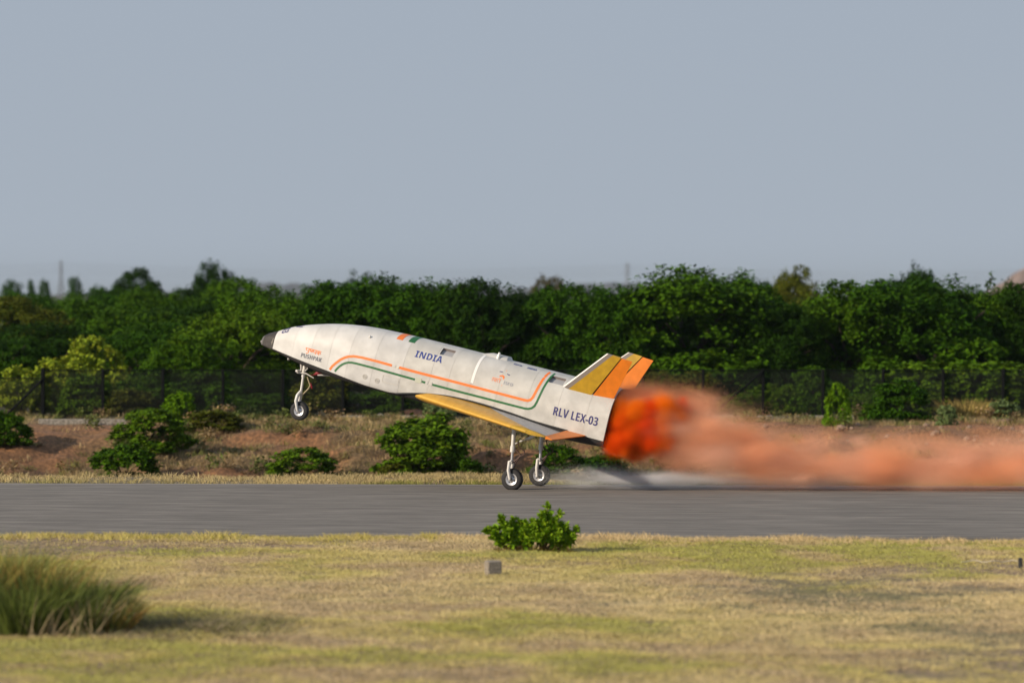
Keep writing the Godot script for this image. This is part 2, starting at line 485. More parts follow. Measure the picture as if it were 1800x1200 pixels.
# ---------------------------------------------------------------- camera, sky, sun
func view() -> void:
	var cam := Camera3D.new()
	cam.name = "camera"
	add_child(cam)
	cam.position = Vector3(0, 3.5, 0)
	cam.rotation.x = -atan(90.0 / 7000.0)
	cam.near = 1.0
	cam.far = 6000.0
	var lens := CameraAttributesPhysical.new()
	lens.frustum_focal_length = 140.0
	lens.frustum_focus_distance = 70.5
	lens.frustum_near = 1.0
	lens.frustum_far = 6000.0
	lens.exposure_aperture = 1.4
	cam.attributes = lens
	cam.fov = rad_to_deg(2.0 * atan(600.0 / 7000.0))
	cam.current = true

	var sky_look := ProceduralSkyMaterial.new()
	sky_look.sky_top_color = Color(0.615, 0.668, 0.74)
	sky_look.sky_horizon_color = Color(0.656, 0.694, 0.738)
	sky_look.sky_curve = 0.12
	sky_look.ground_bottom_color = Color(0.40, 0.37, 0.31)
	sky_look.ground_horizon_color = Color(0.56, 0.58, 0.59)
	sky_look.ground_curve = 0.1
	sky_look.sun_angle_max = 18.0
	sky_look.sun_curve = 0.1
	var env := Environment.new()
	env.background_mode = Environment.BG_SKY
	env.sky = Sky.new()
	env.sky.sky_material = sky_look
	env.tonemap_mode = Environment.TONE_MAPPER_LINEAR
	env.tonemap_exposure = 1.0
	env.sdfgi_enabled = true
	env.ssao_enabled = true
	env.ssil_enabled = true
	env.fog_enabled = true
	env.fog_density = 0.00005
	env.fog_light_color = Color(0.80, 0.87, 0.95)
	var around := WorldEnvironment.new()
	around.name = "environment"
	around.environment = env
	add_child(around)

	var sun := DirectionalLight3D.new()
	sun.name = "sun"
	sun.light_energy = 1.55
	sun.light_color = Color(1.0, 0.925, 0.825)
	sun.light_angular_distance = 0.6
	sun.shadow_enabled = true
	add_child(sun)
	sun.basis = Basis.looking_at(-Vector3(-0.81, 0.40, 0.44).normalized())

# ---------------------------------------------------------------- ground, runway
func soil(x: float, z: float) -> Color:
	var d := -z + SLANT * x
	var n := noise_a.get_noise_2d(x * 0.5 + 40.0, z * 0.25)
	var f := noise_b.get_noise_2d(x + 17.0, z)
	var straw := Color(0.52, 0.39, 0.22)
	if d < 58.0:
		var bare := clampf(n * 2.0 + 0.2, 0.0, 1.0)
		return straw.lerp(Color(0.55, 0.37, 0.22), bare).lerp(Color(0.33, 0.30, 0.09), clampf(-n * 1.6 + f * 0.4, 0.0, 0.8))
	if d < 75.0: return Color(0.36, 0.29, 0.15)
	if d < 110.5:
		var m := noise_a.get_noise_2d(x * 0.9 + 90.0, d * 0.9)
		var base := Color(0.20, 0.13, 0.055).lerp(Color(0.42, 0.28, 0.13), clampf(0.5 + 1.2 * f, 0.0, 1.0))
		var red := clampf(m * 2.2 + 0.35, 0.0, 1.0)
		red = maxf(red, clampf(1.5 - Vector2((x + 12.5) / 1.1, (d - 103.0) / 3.0).length() + f * 0.8, 0.0, 1.0))
		red = maxf(red, clampf(1.4 - Vector2((x + 5.4) / 1.0, (d - 103.5) / 2.2).length() + f * 0.8, 0.0, 1.0))
		if x > 3.0: red = maxf(red, smoothstep(3.0, 7.0, x) * clampf(0.7 + f, 0.0, 1.0))
		return base.lerp(Color(0.47, 0.225, 0.095), red)
	return Color(0.13, 0.12, 0.055)

func setting() -> void:
	var rows := []
	var d := 26.0
	var ds := []
	while d < 56.8: ds.append(d); d += 0.28
	ds.append_array([56.85, 57.0, 64.0, 71.5, 71.85, 71.95])
	d = 72.3
	while d < 92.0: ds.append(d); d += 0.6
	while d < 112.5: ds.append(d); d += 0.22
	while d < 150.0: ds.append(d); d += 2.2
	while d < 3200.0: ds.append(d); d *= 1.25
	ds.append(3200.0)
	var g := Shape.new()
	for q in ds:
		var row := []
		var w: float = q * 0.5 + 8.0
		for k in 261:
			var t := (k - 130) / 130.0
			var x: float = w * (0.45 * t + 0.55 * t * t * t)
			var z: float = -q + SLANT * x
			row.append(Vector3(x, ground_at(x, z), z))
			g.c.append(soil(x, z))
		rows.append(row)
	g.grid(rows)
	var earth := paint(1, 1, 1, 0.95)
	earth.vertex_color_use_as_albedo = true
	textured(earth, speckle(512, 0.03, 0.36, 1.0, 5, 3), 0.45, true)
	whole("ground", g.mesh(), earth, "dry grass and red soil land around the runway", "ground", Vector3.ZERO, "", "structure")

	# runway: asphalt slab with a paler, stonier shoulder on its far side
	var asphalt := paint(0.315, 0.286, 0.250, 0.95)
	asphalt.albedo_texture = speckle(1024, 0.012, 0.66, 1.0, 5, 21)
	asphalt.uv1_triplanar = true
	asphalt.uv1_scale = Vector3(0.03, 0.22, 0.22)
	var fine := speckle(512, 0.12, 0.75, 1.0, 3, 22)
	asphalt.detail_enabled = true
	asphalt.detail_albedo = fine
	asphalt.detail_blend_mode = BaseMaterial3D.BLEND_MODE_MUL
	var r := Shape.new()
	var top := []
	for k in 121:
		var x := -90.0 + 1.5 * k
		var e := 0.10 * noise_b.get_noise_2d(x * 0.6, 3.0)
		top.append([Vector3(x, -0.10, -(56.55 + e)), Vector3(x, -0.012, -(56.6 + e)), Vector3(x, 0.0, -56.9), Vector3(x, 0.0, -64.0), Vector3(x, 0.0, -71.3), Vector3(x, -0.10, -71.32)])
	r.grid(top)
	var run := whole("runway", r.mesh(), asphalt, "weathered grey asphalt runway crossing the whole view", "runway", Vector3.ZERO, "", "structure")
	run.rotation.y = -atan(SLANT)
	var sh := Shape.new()
	top = []
	for k in 181:
		var x := -90.0 + 1.0 * k
		var e := 0.12 * noise_b.get_noise_2d(x * 0.8, 9.0)
		top.append([Vector3(x, -0.004, -71.32), Vector3(x, -0.006, -71.7), Vector3(x, -0.10, -(71.82 + e))])
	sh.grid(top)
	var shoulder := textured(paint(0.33, 0.30, 0.27, 0.9), fine, 1.2)
	var so := whole("runway_shoulder", sh.mesh(), shoulder, "narrow pale grey strip along the far runway edge", "shoulder", Vector3.ZERO, "", "structure")
	so.rotation.y = -atan(SLANT)

# ---------------------------------------------------------------- far away
func far_things() -> void:
	var hill_look := textured(paint(0.17, 0.185, 0.20, 0.95), speckle(256, 0.02, 0.5, 1.0, 4, 31), 0.02, true)
	for a in [[-175.0, 2900.0, 90.0, 8.5], [80.0, 2900.0, 110.0, 8.5], [-40.0, 3000.0, 260.0, 5.0]]:
		var s := Shape.new()
		var rows := []
		for k in 41:
			var row := []
			for q in 9:
				var u := (k - 20) / 20.0
				var w := (q - 4) / 4.0
				var y: float = a[3] * (1.0 - u * u) * (1.0 - w * w) * (1.0 + 0.35 * noise_b.get_noise_2d(k * 0.4 + a[0], q * 0.5))
				row.append(Vector3(u * a[2], y - 0.3, w * a[2] * 0.6))
			rows.append(row)
		s.grid(rows)
		whole("hill", s.mesh(), hill_look, "low blue-grey hill on the horizon beyond the trees", "hill", Vector3(a[0], 0, -a[1]), "hills on the horizon", "structure")
	var rock_look := textured(paint(0.34, 0.26, 0.23, 0.95), speckle(256, 0.02, 0.5, 1.0, 5, 32), 0.06, true)
	var rk := Shape.new()
	var rr := []
	for k in 31:
		var row := []
		for q in 25:
			var g := TAU * q / 24.0
			var t := k / 30.0
			var w := 20.0 * pow(1.0 - t, 0.7) * (1.0 + 0.25 * noise_b.get_noise_2d(cos(g) * 3.0 + t * 2.0, sin(g) * 3.0))
			row.append(Vector3(cos(g) * w, 11.5 * t - 0.5, sin(g) * w * 0.7))
		rr.append(row)
	rk.grid(rr)
	whole("rocky_hill", rk.mesh(), rock_look, "pinkish rocky hill rising behind the trees", "hill", Vector3(123.0, 0, -900.0), "", "structure")

	var steel := paint(0.16, 0.17, 0.18, 0.6)
	var tops := []
	for a in [[-170.0, 1500.0, 14.8, "steel lattice pylon with crossarms beyond the far low trees"], [41.5, 1430.0, 13.4, "slim lattice pylon showing above the dense dark green treetops"]]:
		var base := Vector3(a[0], 0, -a[1])
		var py := thing("power_pylon", a[3], "pylon", base, "pylons of the power line")
		var hgt: float = a[2]
		for sx in [-1, 1]:
			for sz in [-1, 1]:
				var s := Shape.new()
				s.tube([Vector3(1.3 * sx, -0.3, 1.3 * sz), Vector3(0.45 * sx, hgt * 0.55, 0.45 * sz), Vector3(0.18 * sx, hgt, 0.18 * sz)], [0.13, 0.1, 0.08], 5)
				part("leg", s.mesh(), steel, py)
		var br := Shape.new()
		for k in 9:
			var y0 := hgt * k / 9.0
			var y1 := hgt * (k + 1) / 9.0
			var w0 := curve([0.0, hgt * 0.55, hgt], [1.3, 0.45, 0.18], y0)
			var w1 := curve([0.0, hgt * 0.55, hgt], [1.3, 0.45, 0.18], y1)
			for s in [-1, 1]:
				br.tube([Vector3(-w0, y0, w0 * s), Vector3(w1, y1, w1 * s)], [0.06], 4)
				br.tube([Vector3(w0, y0, w0 * s), Vector3(-w1, y1, w1 * s)], [0.06], 4)
				br.tube([Vector3(w0 * s, y0, -w0), Vector3(w1 * s, y1, w1)], [0.06], 4)
		part("bracing", br.mesh(), steel, py)
		for k in 3:
			var y := hgt * (0.70 + 0.11 * k)
			var s := Shape.new()
			s.tube([Vector3(-1.25, y, 0), Vector3(1.25, y, 0)], [0.09], 4)
			part("crossarm", s.mesh(), steel, py)
			tops.append([base + Vector3(-1.2, y - 0.2, 0), base + Vector3(1.2, y - 0.2, 0)])
	for k in 3:
		for e in 2:
			var p: Vector3 = tops[k][e]
			var q: Vector3 = tops[k + 3][e]
			var path := []
			var far_left := p + (p - q).normalized() * 60.0
			var far_right := q + (q - p).normalized() * 170.0
			for t in 9: path.append(far_left.lerp(p, t / 8.0) + Vector3(0, -1.1 * sin(t / 8.0 * PI), 0))
			for t in range(1, 25): path.append(p.lerp(q, t / 24.0) + Vector3(0, -2.4 * sin(t / 24.0 * PI), 0))
			for t in range(1, 17): path.append(q.lerp(far_right, t / 16.0) + Vector3(0, -2.0 * sin(t / 16.0 * PI), 0))
			var s := Shape.new()
			s.tube(path, [0.02], 4)
			whole("power_line", s.mesh(), steel, "%s wire of the three strung between the crossarms of the lattice pylons" % ["lowest", "middle", "highest"][k], "power line", Vector3.ZERO, "wires of the power line")

# ---------------------------------------------------------------- trees and shrubs
# many leaf faces in sprays over rounded lobes; vertex colours only vary the tint from spray to spray and leaf to leaf
func leaf(s: Shape, at: Vector3, along: Vector3, face: Vector3, long: float, wide: float, tint: Color) -> void:
	var across := along.cross(face).normalized() * wide
	var n := s.v.size()
	s.v.append(at)
	s.v.append(at + along * long * 0.5 + across)
	s.v.append(at + along * long - face * long * 0.15)
	s.v.append(at + along * long * 0.5 - across)
	s.i.append_array(PackedInt32Array([n, n + 1, n + 2, n, n + 2, n + 3]))
	for k in 4: s.c.append(tint)

func any_way() -> Vector3:
	var z := rng.randf_range(-1, 1)
	var g := rng.randf() * TAU
	var r := sqrt(1 - z * z)
	return Vector3(r * cos(g), z, r * sin(g))

func spray(s: Shape, at: Vector3, out: Vector3, count: int, spread: float, long: float, tint: float) -> void:
	for k in count:
		var p := at + any_way() * spread * pow(rng.randf(), 0.45) * Vector3(1.0, 0.85, 1.0)
		var face := (any_way() + Vector3(0, 0.9, 0) + out * 0.5).normalized()
		var along := (any_way() + out * 0.6 + Vector3(0, -0.25, 0)).cross(face).normalized()
		var l := long * rng.randf_range(0.65, 1.25)
		var t := tint * rng.randf_range(0.8, 1.2)
		var warm := rng.randf_range(0.9, 1.25)
		leaf(s, p, along, face, l, l * rng.randf_range(0.24, 0.34), Color(t * warm, t, t * rng.randf_range(0.7, 1.1)))

func crown(wide: float, high: float, lobes: int, sprays: int, per: int, long: float, ragged: float) -> Shape:
	var s := Shape.new()
	var balls := []
	balls.append([Vector3(0, high * 0.50, 0), Vector3(wide * 0.36, high * 0.46, wide * 0.34)])
	for k in lobes:
		var g := TAU * (k + rng.randf() * 0.6) / lobes
		var up := rng.randf_range(0.42, 0.84)
		var o := wide * 0.27 * rng.randf_range(0.6, 1.2) * (1.2 - 0.6 * up)
		var r := wide * rng.randf_range(0.15, 0.25)
		balls.append([Vector3(cos(g) * o, high * up, sin(g) * o), Vector3(r, r * rng.randf_range(0.6, 0.95), r)])
	for k in lobes:
		var g := TAU * (k + rng.randf() * 0.6) / lobes
		var o := wide * rng.randf_range(0.24, 0.34)
		var r := wide * rng.randf_range(0.14, 0.22)
		balls.append([Vector3(cos(g) * o, high * rng.randf_range(0.12, 0.36), sin(g) * o), Vector3(r, r * rng.randf_range(0.7, 1.0), r)])
	var made := 0
	var tries := 0
	while made < sprays and tries < sprays * 8:
		tries += 1
		var b: Array = balls[rng.randi() % balls.size()]
		var dir := any_way()
		if dir.y < -0.35 and rng.randf() < 0.6: continue
		var deep := 1.0 - (0.42 * rng.randf() if rng.randf() < 0.3 else 0.0)
		var p: Vector3 = b[0] + dir * b[1] * deep * rng.randf_range(0.95, 1.0 + ragged)
		if p.y < high * 0.02: continue
		var buried := false
		for o in balls:
			if o != b and ((p - o[0]) / o[1]).length() < 0.72: buried = true
		if buried and rng.randf() < 0.85: continue
		made += 1
		spray(s, p, dir, per, wide * rng.randf_range(0.045, 0.075), long, rng.randf_range(0.72, 1.28))
	return s

func trunk(high: float, thick: float, wide: float) -> Shape:
	var s := Shape.new()
	var lean := Vector3(rng.randf_range(-0.2, 0.2), 0, rng.randf_range(-0.2, 0.2)) * high * 0.4
	var fork := Vector3(0, high * 0.3, 0) + lean * 0.4
	s.tube([Vector3(0, -0.35, 0), Vector3(0, high * 0.12, 0) + lean * 0.1, fork], [thick * 1.3, thick, thick * 0.85], 7)
	for k in 6:
		var g := TAU * k / 6.0 + rng.randf()
		var tip := fork + Vector3(cos(g) * wide * 0.33, high * rng.randf_range(0.25, 0.5), sin(g) * wide * 0.33)
		var mid := fork.lerp(tip, 0.5) + Vector3(0, high * 0.06, 0)
		s.tube([fork, mid, tip], [thick * 0.6, thick * 0.35, thick * 0.1], 5)
	return s

var crowns := []
var trunks := []
var shrubs := []
var stems := []
var bark: StandardMaterial3D
var greens := {}

func plant(called: String, label: String, category: String, group: String, form: Array, wood: Array, which: int, at: Vector3, wide: float, high: float, look: String, turn: float) -> Node3D:
	var o := thing(called, label, category, at, group)
	o.rotation.y = turn
	part("crown", form[which], greens[look], o, Transform3D(Basis.from_scale(Vector3(wide, high, wide)), Vector3.ZERO))
	part("trunk", wood[which % wood.size()], bark, o, Transform3D(Basis.from_scale(Vector3(wide, high, wide)), Vector3.ZERO))
	return o

func sprig(o: Node3D, base: Vector3, tip: Vector3, look: String) -> void:
	var s := Shape.new()
	s.tube([base, base.lerp(tip, 0.5) + Vector3(0.05, 0.02, 0), tip], [0.025, 0.015, 0.007], 5)
	part("bough", s.mesh(), bark, o)
	var l := Shape.new()
	for k in 7:
		var p := base.lerp(tip, 0.35 + 0.65 * k / 6.0)
		spray(l, p + any_way() * 0.09, Vector3.UP, 9, 0.09, 0.12, 1.0)
	part("sprig", l.mesh(false), greens[look], o)

func scrub() -> void:
	bark = textured(paint(0.10, 0.075, 0.05, 0.95), speckle(256, 0.05, 0.4, 1.0, 4, 41), 1.5)
	greens = {
		"deep": leafy(0.032, 0.088, 0.0036), "dark": leafy(0.018, 0.049, 0.0030), "mid": leafy(0.052, 0.121, 0.0044), "fresh": leafy(0.084, 0.163, 0.0070),
		"lime": leafy(0.24, 0.31, 0.025), "olive": leafy(0.092, 0.110, 0.0106), "brown": leafy(0.092, 0.084, 0.0396), "pale": leafy(0.176, 0.246, 0.0968), "bright": leafy(0.101, 0.211, 0.0070),
	}
	# crowns one metre wide and high, scaled to each tree
	for k in 7:
		crowns.append(crown(1.0, 1.0, 8 + k % 3, 620, 56, 0.027, 0.10 + 0.03 * (k % 3)).mesh(false))
		trunks.append(trunk(1.0, 0.035, 1.0).mesh())
	for k in 4:
		shrubs.append(crown(1.0, 1.0, 6, 230, 36, 0.062, 0.14).mesh(false))
		stems.append(trunk(1.0, 0.012, 0.9).mesh())
	var sets := {
		"r": ["scrub_tree", "dense dark green scrub tree in the row behind the fence", "tree", "trees in the dense row behind the fence"],
		"l": ["scrub_tree", "lower green scrub tree where the row behind the fence thins out", "tree", "lower trees where the row thins out"],
		"b": ["background_tree", "green tree filling in behind the front row of trees", "tree", "trees behind the front row"],
		"f": ["distant_tree", "small hazy blue-green tree far away near the pylon", "tree", "far trees near the pylon"],
	}
	var k := 0
	for a in TREES:
		var g: Array = sets[a[5]] if sets.has(a[5]) else ["tree", a[5], "tree", ""]
		var at := Vector3(a[0], -0.2, -a[1])
		var o := plant(g[0], g[1], g[2], g[3], crowns, trunks, k % 7, at, a[2], a[3], a[4], rng.randf() * TAU)
		if a[6] > 0:
			o.rotation.y = 0.0
			sprig(o, Vector3(-0.1, a[3] * 0.9, 0.2), Vector3(0.05, a[3] * 0.9 + a[6], 0.25), a[4])
		k += 1
	for a in UNDER:
		plant("shrub", a[5], "shrub", a[6], shrubs, stems, k % 4, Vector3(a[0], -0.18, -a[1]), a[2], a[3], a[4], rng.randf() * TAU)
		k += 1

# ---------------------------------------------------------------- fence
func fence() -> void:
	var black := paint(0.010, 0.011, 0.011, 0.85)
	var wire := paint(0.026, 0.028, 0.028, 0.9)
	black.metallic_specular = 0.1
	wire.metallic_specular = 0.1
	var step := 1.69
	var z0 := -112.0
	var f := thing("mesh_fence", "long black chain link fence with thin posts along the top of the bank", "fence", Vector3(0, -0.15, z0))
	var post := Shape.new()
	post.cut_box(Vector3(0, 0.62, 0), Vector3(0.085, 1.62, 0.085), 0.012)
	var post_mesh := post.mesh()
	var rail := Shape.new()
	rail.tube([Vector3(0, 0, 0), Vector3(step, 0, 0)], [0.016], 6)
	var rail_mesh := rail.mesh()
	var net := Shape.new()
	var high := 1.37
	var pitch := 0.05
	for s in [-1, 1]:
		var o := -high
		while o < step:
			var x0 := o
			var x1 := o + high
			var y0 := 0.0
			var y1 := high
			if x0 < 0.0: y0 -= x0; x0 = 0.0
			if x1 > step: y1 -= x1 - step; x1 = step
			if s < 0:
				x0 = step - x0
				x1 = step - x1
			net.tube([Vector3(x0, y0, 0.004 * s), Vector3(x1, y1, 0.004 * s)], [0.0042], 3, false)
			o += pitch
	var net_mesh := net.mesh()
	for k in range(-13, 13):
		var x := -13.2 + step * (k + 0.0) + 0.0
		x = -13.21 + step * k + 0.0
		if k < 0 and k < -6: continue
		var low := -0.22 if k < 0 else 0.0
		if k != 0: part("post", post_mesh, black, f, Transform3D(Basis(), Vector3(x, low, 0)))
		else: part("post", post_mesh, black, f, Transform3D(Basis.from_scale(Vector3(1.25, 1.03, 1.25)), Vector3(x, low, 0)))
		part("top_rail", rail_mesh, black, f, Transform3D(Basis(), Vector3(x, low + 1.4, 0)))
		var m := part("chain_link", net_mesh, wire, f, Transform3D(Basis(), Vector3(x, low + 0.02, -0.05)))
		m.set_meta("kind", "stuff")
	for k in range(13, 18):
		var x := -13.21 + step * k
		part("post", post_mesh, black, f, Transform3D(Basis(), Vector3(x, 0, 0)))
		if k < 17:
			part("top_rail", rail_mesh, black, f, Transform3D(Basis(), Vector3(x, 1.4, 0)))
			var m := part("chain_link", net_mesh, wire, f, Transform3D(Basis(), Vector3(x, 0.02, -0.05)))
			m.set_meta("kind", "stuff")
	for e in [[-13.21, 1.15, -14.45, -0.1], [-13.21 + 12 * step, 1.38, -13.21 + 11.28 * step, 0.35]]:
		var s := Shape.new()
		s.tube([Vector3(e[0], e[1], 0.05), Vector3(e[2], e[3], 0.25)], [0.032], 6)
		part("brace", s.mesh(), black, f)
	# low concrete kerb under the fence
	var conc := textured(paint(0.44, 0.40, 0.34, 0.9), speckle(512, 0.03, 0.55, 1.0, 5, 51), 0.7, true)
	for a in [[-13.05, -10.6, 0.20, "stained concrete footing at the corner post of the fence"], [-5.0, -2.3, 0.07, "thin pale concrete kerb under the fence behind the nose wheel"], [5.6, 9.6, 0.07, "thin pale concrete kerb under the fence above the bare red bank"]]:
		var s := Shape.new()
		var x: float = a[0]
		while x < a[1] - 0.05:
			var l := minf(1.3, a[1] - x)
			s.cut_box(Vector3(x + l / 2, 0, 0), Vector3(l - 0.012, a[2] + 0.14, 0.22), 0.015)
			x += l
		whole("concrete_kerb", s.mesh(), conc, a[3], "kerb", Vector3(0, -0.12, z0 + 0.3) if a[2] < 0.1 else Vector3(0.1, -0.19, z0 + 3.2))

# ---------------------------------------------------------------- bank
func blade(s: Shape, at: Vector3, tip: Vector3, wide: float, tint: Color) -> void:
	var side := (tip - at).cross(any_way()).normalized() * wide
	var mid := at.lerp(tip, 0.55) + Vector3(0, at.distance_to(tip) * 0.10, 0)
	var n := s.v.size()
	s.v.append(at - side)
	s.v.append(at + side)
	s.v.append(mid + side * 0.75)
	s.v.append(mid - side * 0.75)
	s.v.append(tip)
	s.i.append_array(PackedInt32Array([n, n + 1, n + 2, n, n + 2, n + 3, n + 3, n + 2, n + 4]))
	for k in 5: s.c.append(tint)

func tuft(blades: int, spread: float, low: float, high: float, wide: float, lean: float) -> ArrayMesh:
	var s := Shape.new()
	for k in blades:
		var g := rng.randf() * TAU
		var at := Vector3(cos(g), 0, sin(g)) * spread * sqrt(rng.randf()) + Vector3(0, -0.02, 0)
		var h := rng.randf_range(low, high)
		var out := Vector3(cos(g), 0, sin(g)) * h * rng.randf_range(0.0, lean) + Vector3(0.35 * h * lean, 0, 0)
		var t := rng.randf_range(0.75, 1.2)
		blade(s, at, at + out + Vector3(0, h, 0), wide * rng.randf_range(0.7, 1.3), Color(t, t, t * rng.randf_range(0.8, 1.1)))
	return s.mesh(false)

func scatter(called: String, label: String, form: Mesh, m: Material, list: Array) -> void:
	var mm := MultiMesh.new()
	mm.transform_format = MultiMesh.TRANSFORM_3D
	mm.use_colors = true
	mm.mesh = form
	mm.instance_count = list.size()
	var buf := PackedFloat32Array()
	buf.resize(list.size() * 16)
	var n := 0
	for a in list:
		var p: Vector3 = a[0]
		var sc: float = a[1]
		var g := rng.randf() * TAU
		var up: float = sc * a[3] if a.size() > 3 else sc
		var cg := cos(g) * sc
		var sg := sin(g) * sc
		var col: Color = a[2]
		buf[n] = cg; buf[n + 1] = 0.0; buf[n + 2] = sg; buf[n + 3] = p.x
		buf[n + 4] = 0.0; buf[n + 5] = up; buf[n + 6] = 0.0; buf[n + 7] = p.y
		buf[n + 8] = -sg; buf[n + 9] = 0.0; buf[n + 10] = cg; buf[n + 11] = p.z
		buf[n + 12] = col.r; buf[n + 13] = col.g; buf[n + 14] = col.b; buf[n + 15] = 1.0
		n += 16
	mm.buffer = buf
	var o := MultiMeshInstance3D.new()
	o.name = numbered(called)
	o.multimesh = mm
	o.material_override = m
	add_child(o)
	tag(o, label, "grass", "", "stuff")

func bank_plants() -> void:
	var dry := paint(1, 1, 1, 0.8)
	dry.vertex_color_use_as_albedo = true
	dry.backlight_enabled = true
	dry.backlight = Color(0.3, 0.28, 0.2)
	var form := tuft(24, 0.17, 0.05, 0.19, 0.005, 1.3)
	var list := []
	for k in 15000:
		var x := rng.randf_range(-16.5, 16.5)
		var d := rng.randf_range(97.5, 113.0)
		var z := -d + SLANT * x
		var n := noise_a.get_noise_2d(x * 0.9 + 90.0, d * 0.9)
		var f := noise_b.get_noise_2d(x + 5.0, d * 0.7)
		if absf(x + 12.0) < 1.4 and d > 106.5 and rng.randf() < 0.8: continue
		if n * 2.2 + 0.25 + 0.5 * f > 0.5 and rng.randf() < 0.85: continue
		if absf(x + 12.5) < 1.0 and absf(d - 103.0) < 2.6 and rng.randf() < 0.9: continue
		if absf(x + 5.4) < 0.9 and absf(d - 103.5) < 2.0 and rng.randf() < 0.8: continue
		if absf(x + 11.9) < 1.5 and d > 103.5 and d < 110.0 and rng.randf() < 0.85: continue
		if x > 4.0 and d < 108.0 and rng.randf() < smoothstep(4.0, 6.5, x) * 0.93: continue
		var c := Color(0.52, 0.385, 0.19).lerp(Color(0.22, 0.16, 0.08), clampf(0.35 + f * 2.0, 0, 1))
		if f < -0.12 and rng.randf() < 0.7: c = Color(0.17, 0.19, 0.04)
		list.append([Vector3(x, ground_at(x, z), z), rng.randf_range(0.55, 1.15), c])
	scatter("dry_bank_grass", "dry brown grass covering the bank below the fence", form, dry, list)
	# scruffy weeds over the bank
	var weed := Shape.new()
	for k in 9: spray(weed, Vector3(rng.randf_range(-0.16, 0.16), rng.randf_range(0.04, 0.26), rng.randf_range(-0.16, 0.16)), Vector3.UP, 16, 0.11, 0.075, rng.randf_range(0.8, 1.2))
	var weed_mesh := weed.mesh(false)
	list = []
	for k in 1300:
		var x := rng.randf_range(-15.5, 15.5)
		var d := rng.randf_range(98.5, 112.5)
		var z := -d + SLANT * x
		var f := noise_b.get_noise_2d(x * 0.5 + 33.0, d * 0.5)
		if rng.randf() > 0.35 + 1.4 * f: continue
		if x > 4.0 and d < 109.0 and rng.randf() < 0.8: continue
		if absf(x + 11.9) < 1.5 and d > 103.5 and d < 110.0 and rng.randf() < 0.8: continue
		var c: Color = [Color(0.10, 0.13, 0.02), Color(0.20, 0.17, 0.05), Color(0.30, 0.21, 0.10), Color(0.13, 0.17, 0.025), Color(0.22, 0.16, 0.085)][rng.randi() % 5]
		list.append([Vector3(x, ground_at(x, z) - 0.03, z), rng.randf_range(0.5, 1.5), c, rng.randf_range(0.5, 1.1)])
	scatter("bank_weeds", "scruffy brown and green weeds scattered over the bank", weed_mesh, dry, list)
	# verge beside the runway
	var short := tuft(18, 0.10, 0.05, 0.14, 0.005, 0.8)
	list = []
	for k in 9000:
		var x := rng.randf_range(-12.0, 12.0)
		var d := rng.randf_range(71.75, 75.5)
		var z := -d + SLANT * x
		if x < -5.0 + rng.randf() and rng.randf() < 0.65: continue
		var f := noise_a.get_noise_2d(x * 0.7, d * 2.0)
		var c := Color(0.50, 0.40, 0.21).lerp(Color(0.26, 0.27, 0.06), clampf(1.2 - (d - 71.6) * 1.3 + f * 1.5, 0.0, 1.0))
		if noise_b.get_noise_2d(x * 0.8, d * 1.5) > 0.12 and rng.randf() < 0.7: continue
		list.append([Vector3(x, ground_at(x, z), z), rng.randf_range(0.35, 0.95) * (1.0 + 0.8 * noise_b.get_noise_2d(x * 0.5 + 60.0, d)), c])
	scatter("verge_grass", "strip of short straw and green grass along the far runway edge", short, dry, list)
	for a in BUSHES:
		plant("bush", a[5], "bush", "", shrubs, stems, int(absf(a[0]) * 7.0) % 4, Vector3(a[0], ground_at(a[0], -a[1]) - 0.22 * a[3], -a[1]), a[2], a[3] * 1.15, a[4], rng.randf() * TAU)
	# clump of long yellow grass on top of the bank
	var s := Shape.new()
	for k in 900:
		var g := rng.randf() * TAU
		var at := Vector3(cos(g) * 0.75, -0.05, sin(g) * 0.4) * sqrt(rng.randf())
		var h := rng.randf_range(0.35, 0.72)
		var t := rng.randf_range(0.7, 1.15)
		blade(s, at, at + Vector3(at.x * 0.5 + rng.randf_range(-0.2, 0.25), h, at.z * 0.4), 0.008, Color(0.36 * t, 0.27 * t, 0.075 * t))
	whole("yellow_grass_clump", s.mesh(false), dry, "tall clump of yellow dry grass on top of the bank by the fence", "grass", Vector3(12.75, ground_at(12.75, -110.6), -110.6))
	# loose stones on the bare bank
	var stone_look := textured(paint(0.42, 0.30, 0.22, 0.9), speckle(256, 0.06, 0.5, 1.0, 4, 61), 2.0)
	var stone_mesh := []
	for k in 3:
		var st := Shape.new()
		var rows := []
		for q in 6:
			var row := []
			for w in 9:
				var g := TAU * (w % 8) / 8.0
				var t := PI * q / 5.0
				var r := 1.0 + 0.28 * noise_b.get_noise_3d(cos(g) * 2.0 + k * 9.0, sin(g) * 2.0, t)
				row.append(Vector3(cos(g) * sin(t) * r, cos(t) * 0.65 * r, sin(g) * sin(t) * 0.8 * r))
			rows.append(row)
		st.grid(rows)
		stone_mesh.append(st.mesh())
	for k in 70:
		var x := rng.randf_range(9.0, 15.0) if k > 12 else rng.randf_range(4.0, 9.0)
		var d := rng.randf_range(99.5, 107.5)
		var z := -d + SLANT * x
		var r := rng.randf_range(0.05, 0.13)
		var o := whole("stone", stone_mesh[k % 3], stone_look, "loose reddish stone lying on the bare bank", "stone", Vector3(x, ground_at(x, z) + r * 0.25, z), "stones on the bare bank")
		o.scale = Vector3.ONE * r
		o.rotation = Vector3(rng.randf() * 0.5, rng.randf() * TAU, 0)
	var white := whole("white_stone", stone_mesh[1], paint(0.62, 0.6, 0.55, 0.8), "pale stone lying beside the red earth mound behind the fence", "stone", Vector3(-3.72, -0.06, -112.8))
	white.scale = Vector3(0.11, 0.1, 0.1)
	var red := textured(paint(0.36, 0.18, 0.10, 0.95), speckle(256, 0.03, 0.55, 1.0, 5, 62), 0.8)
	var md := Shape.new()
	var rows := []
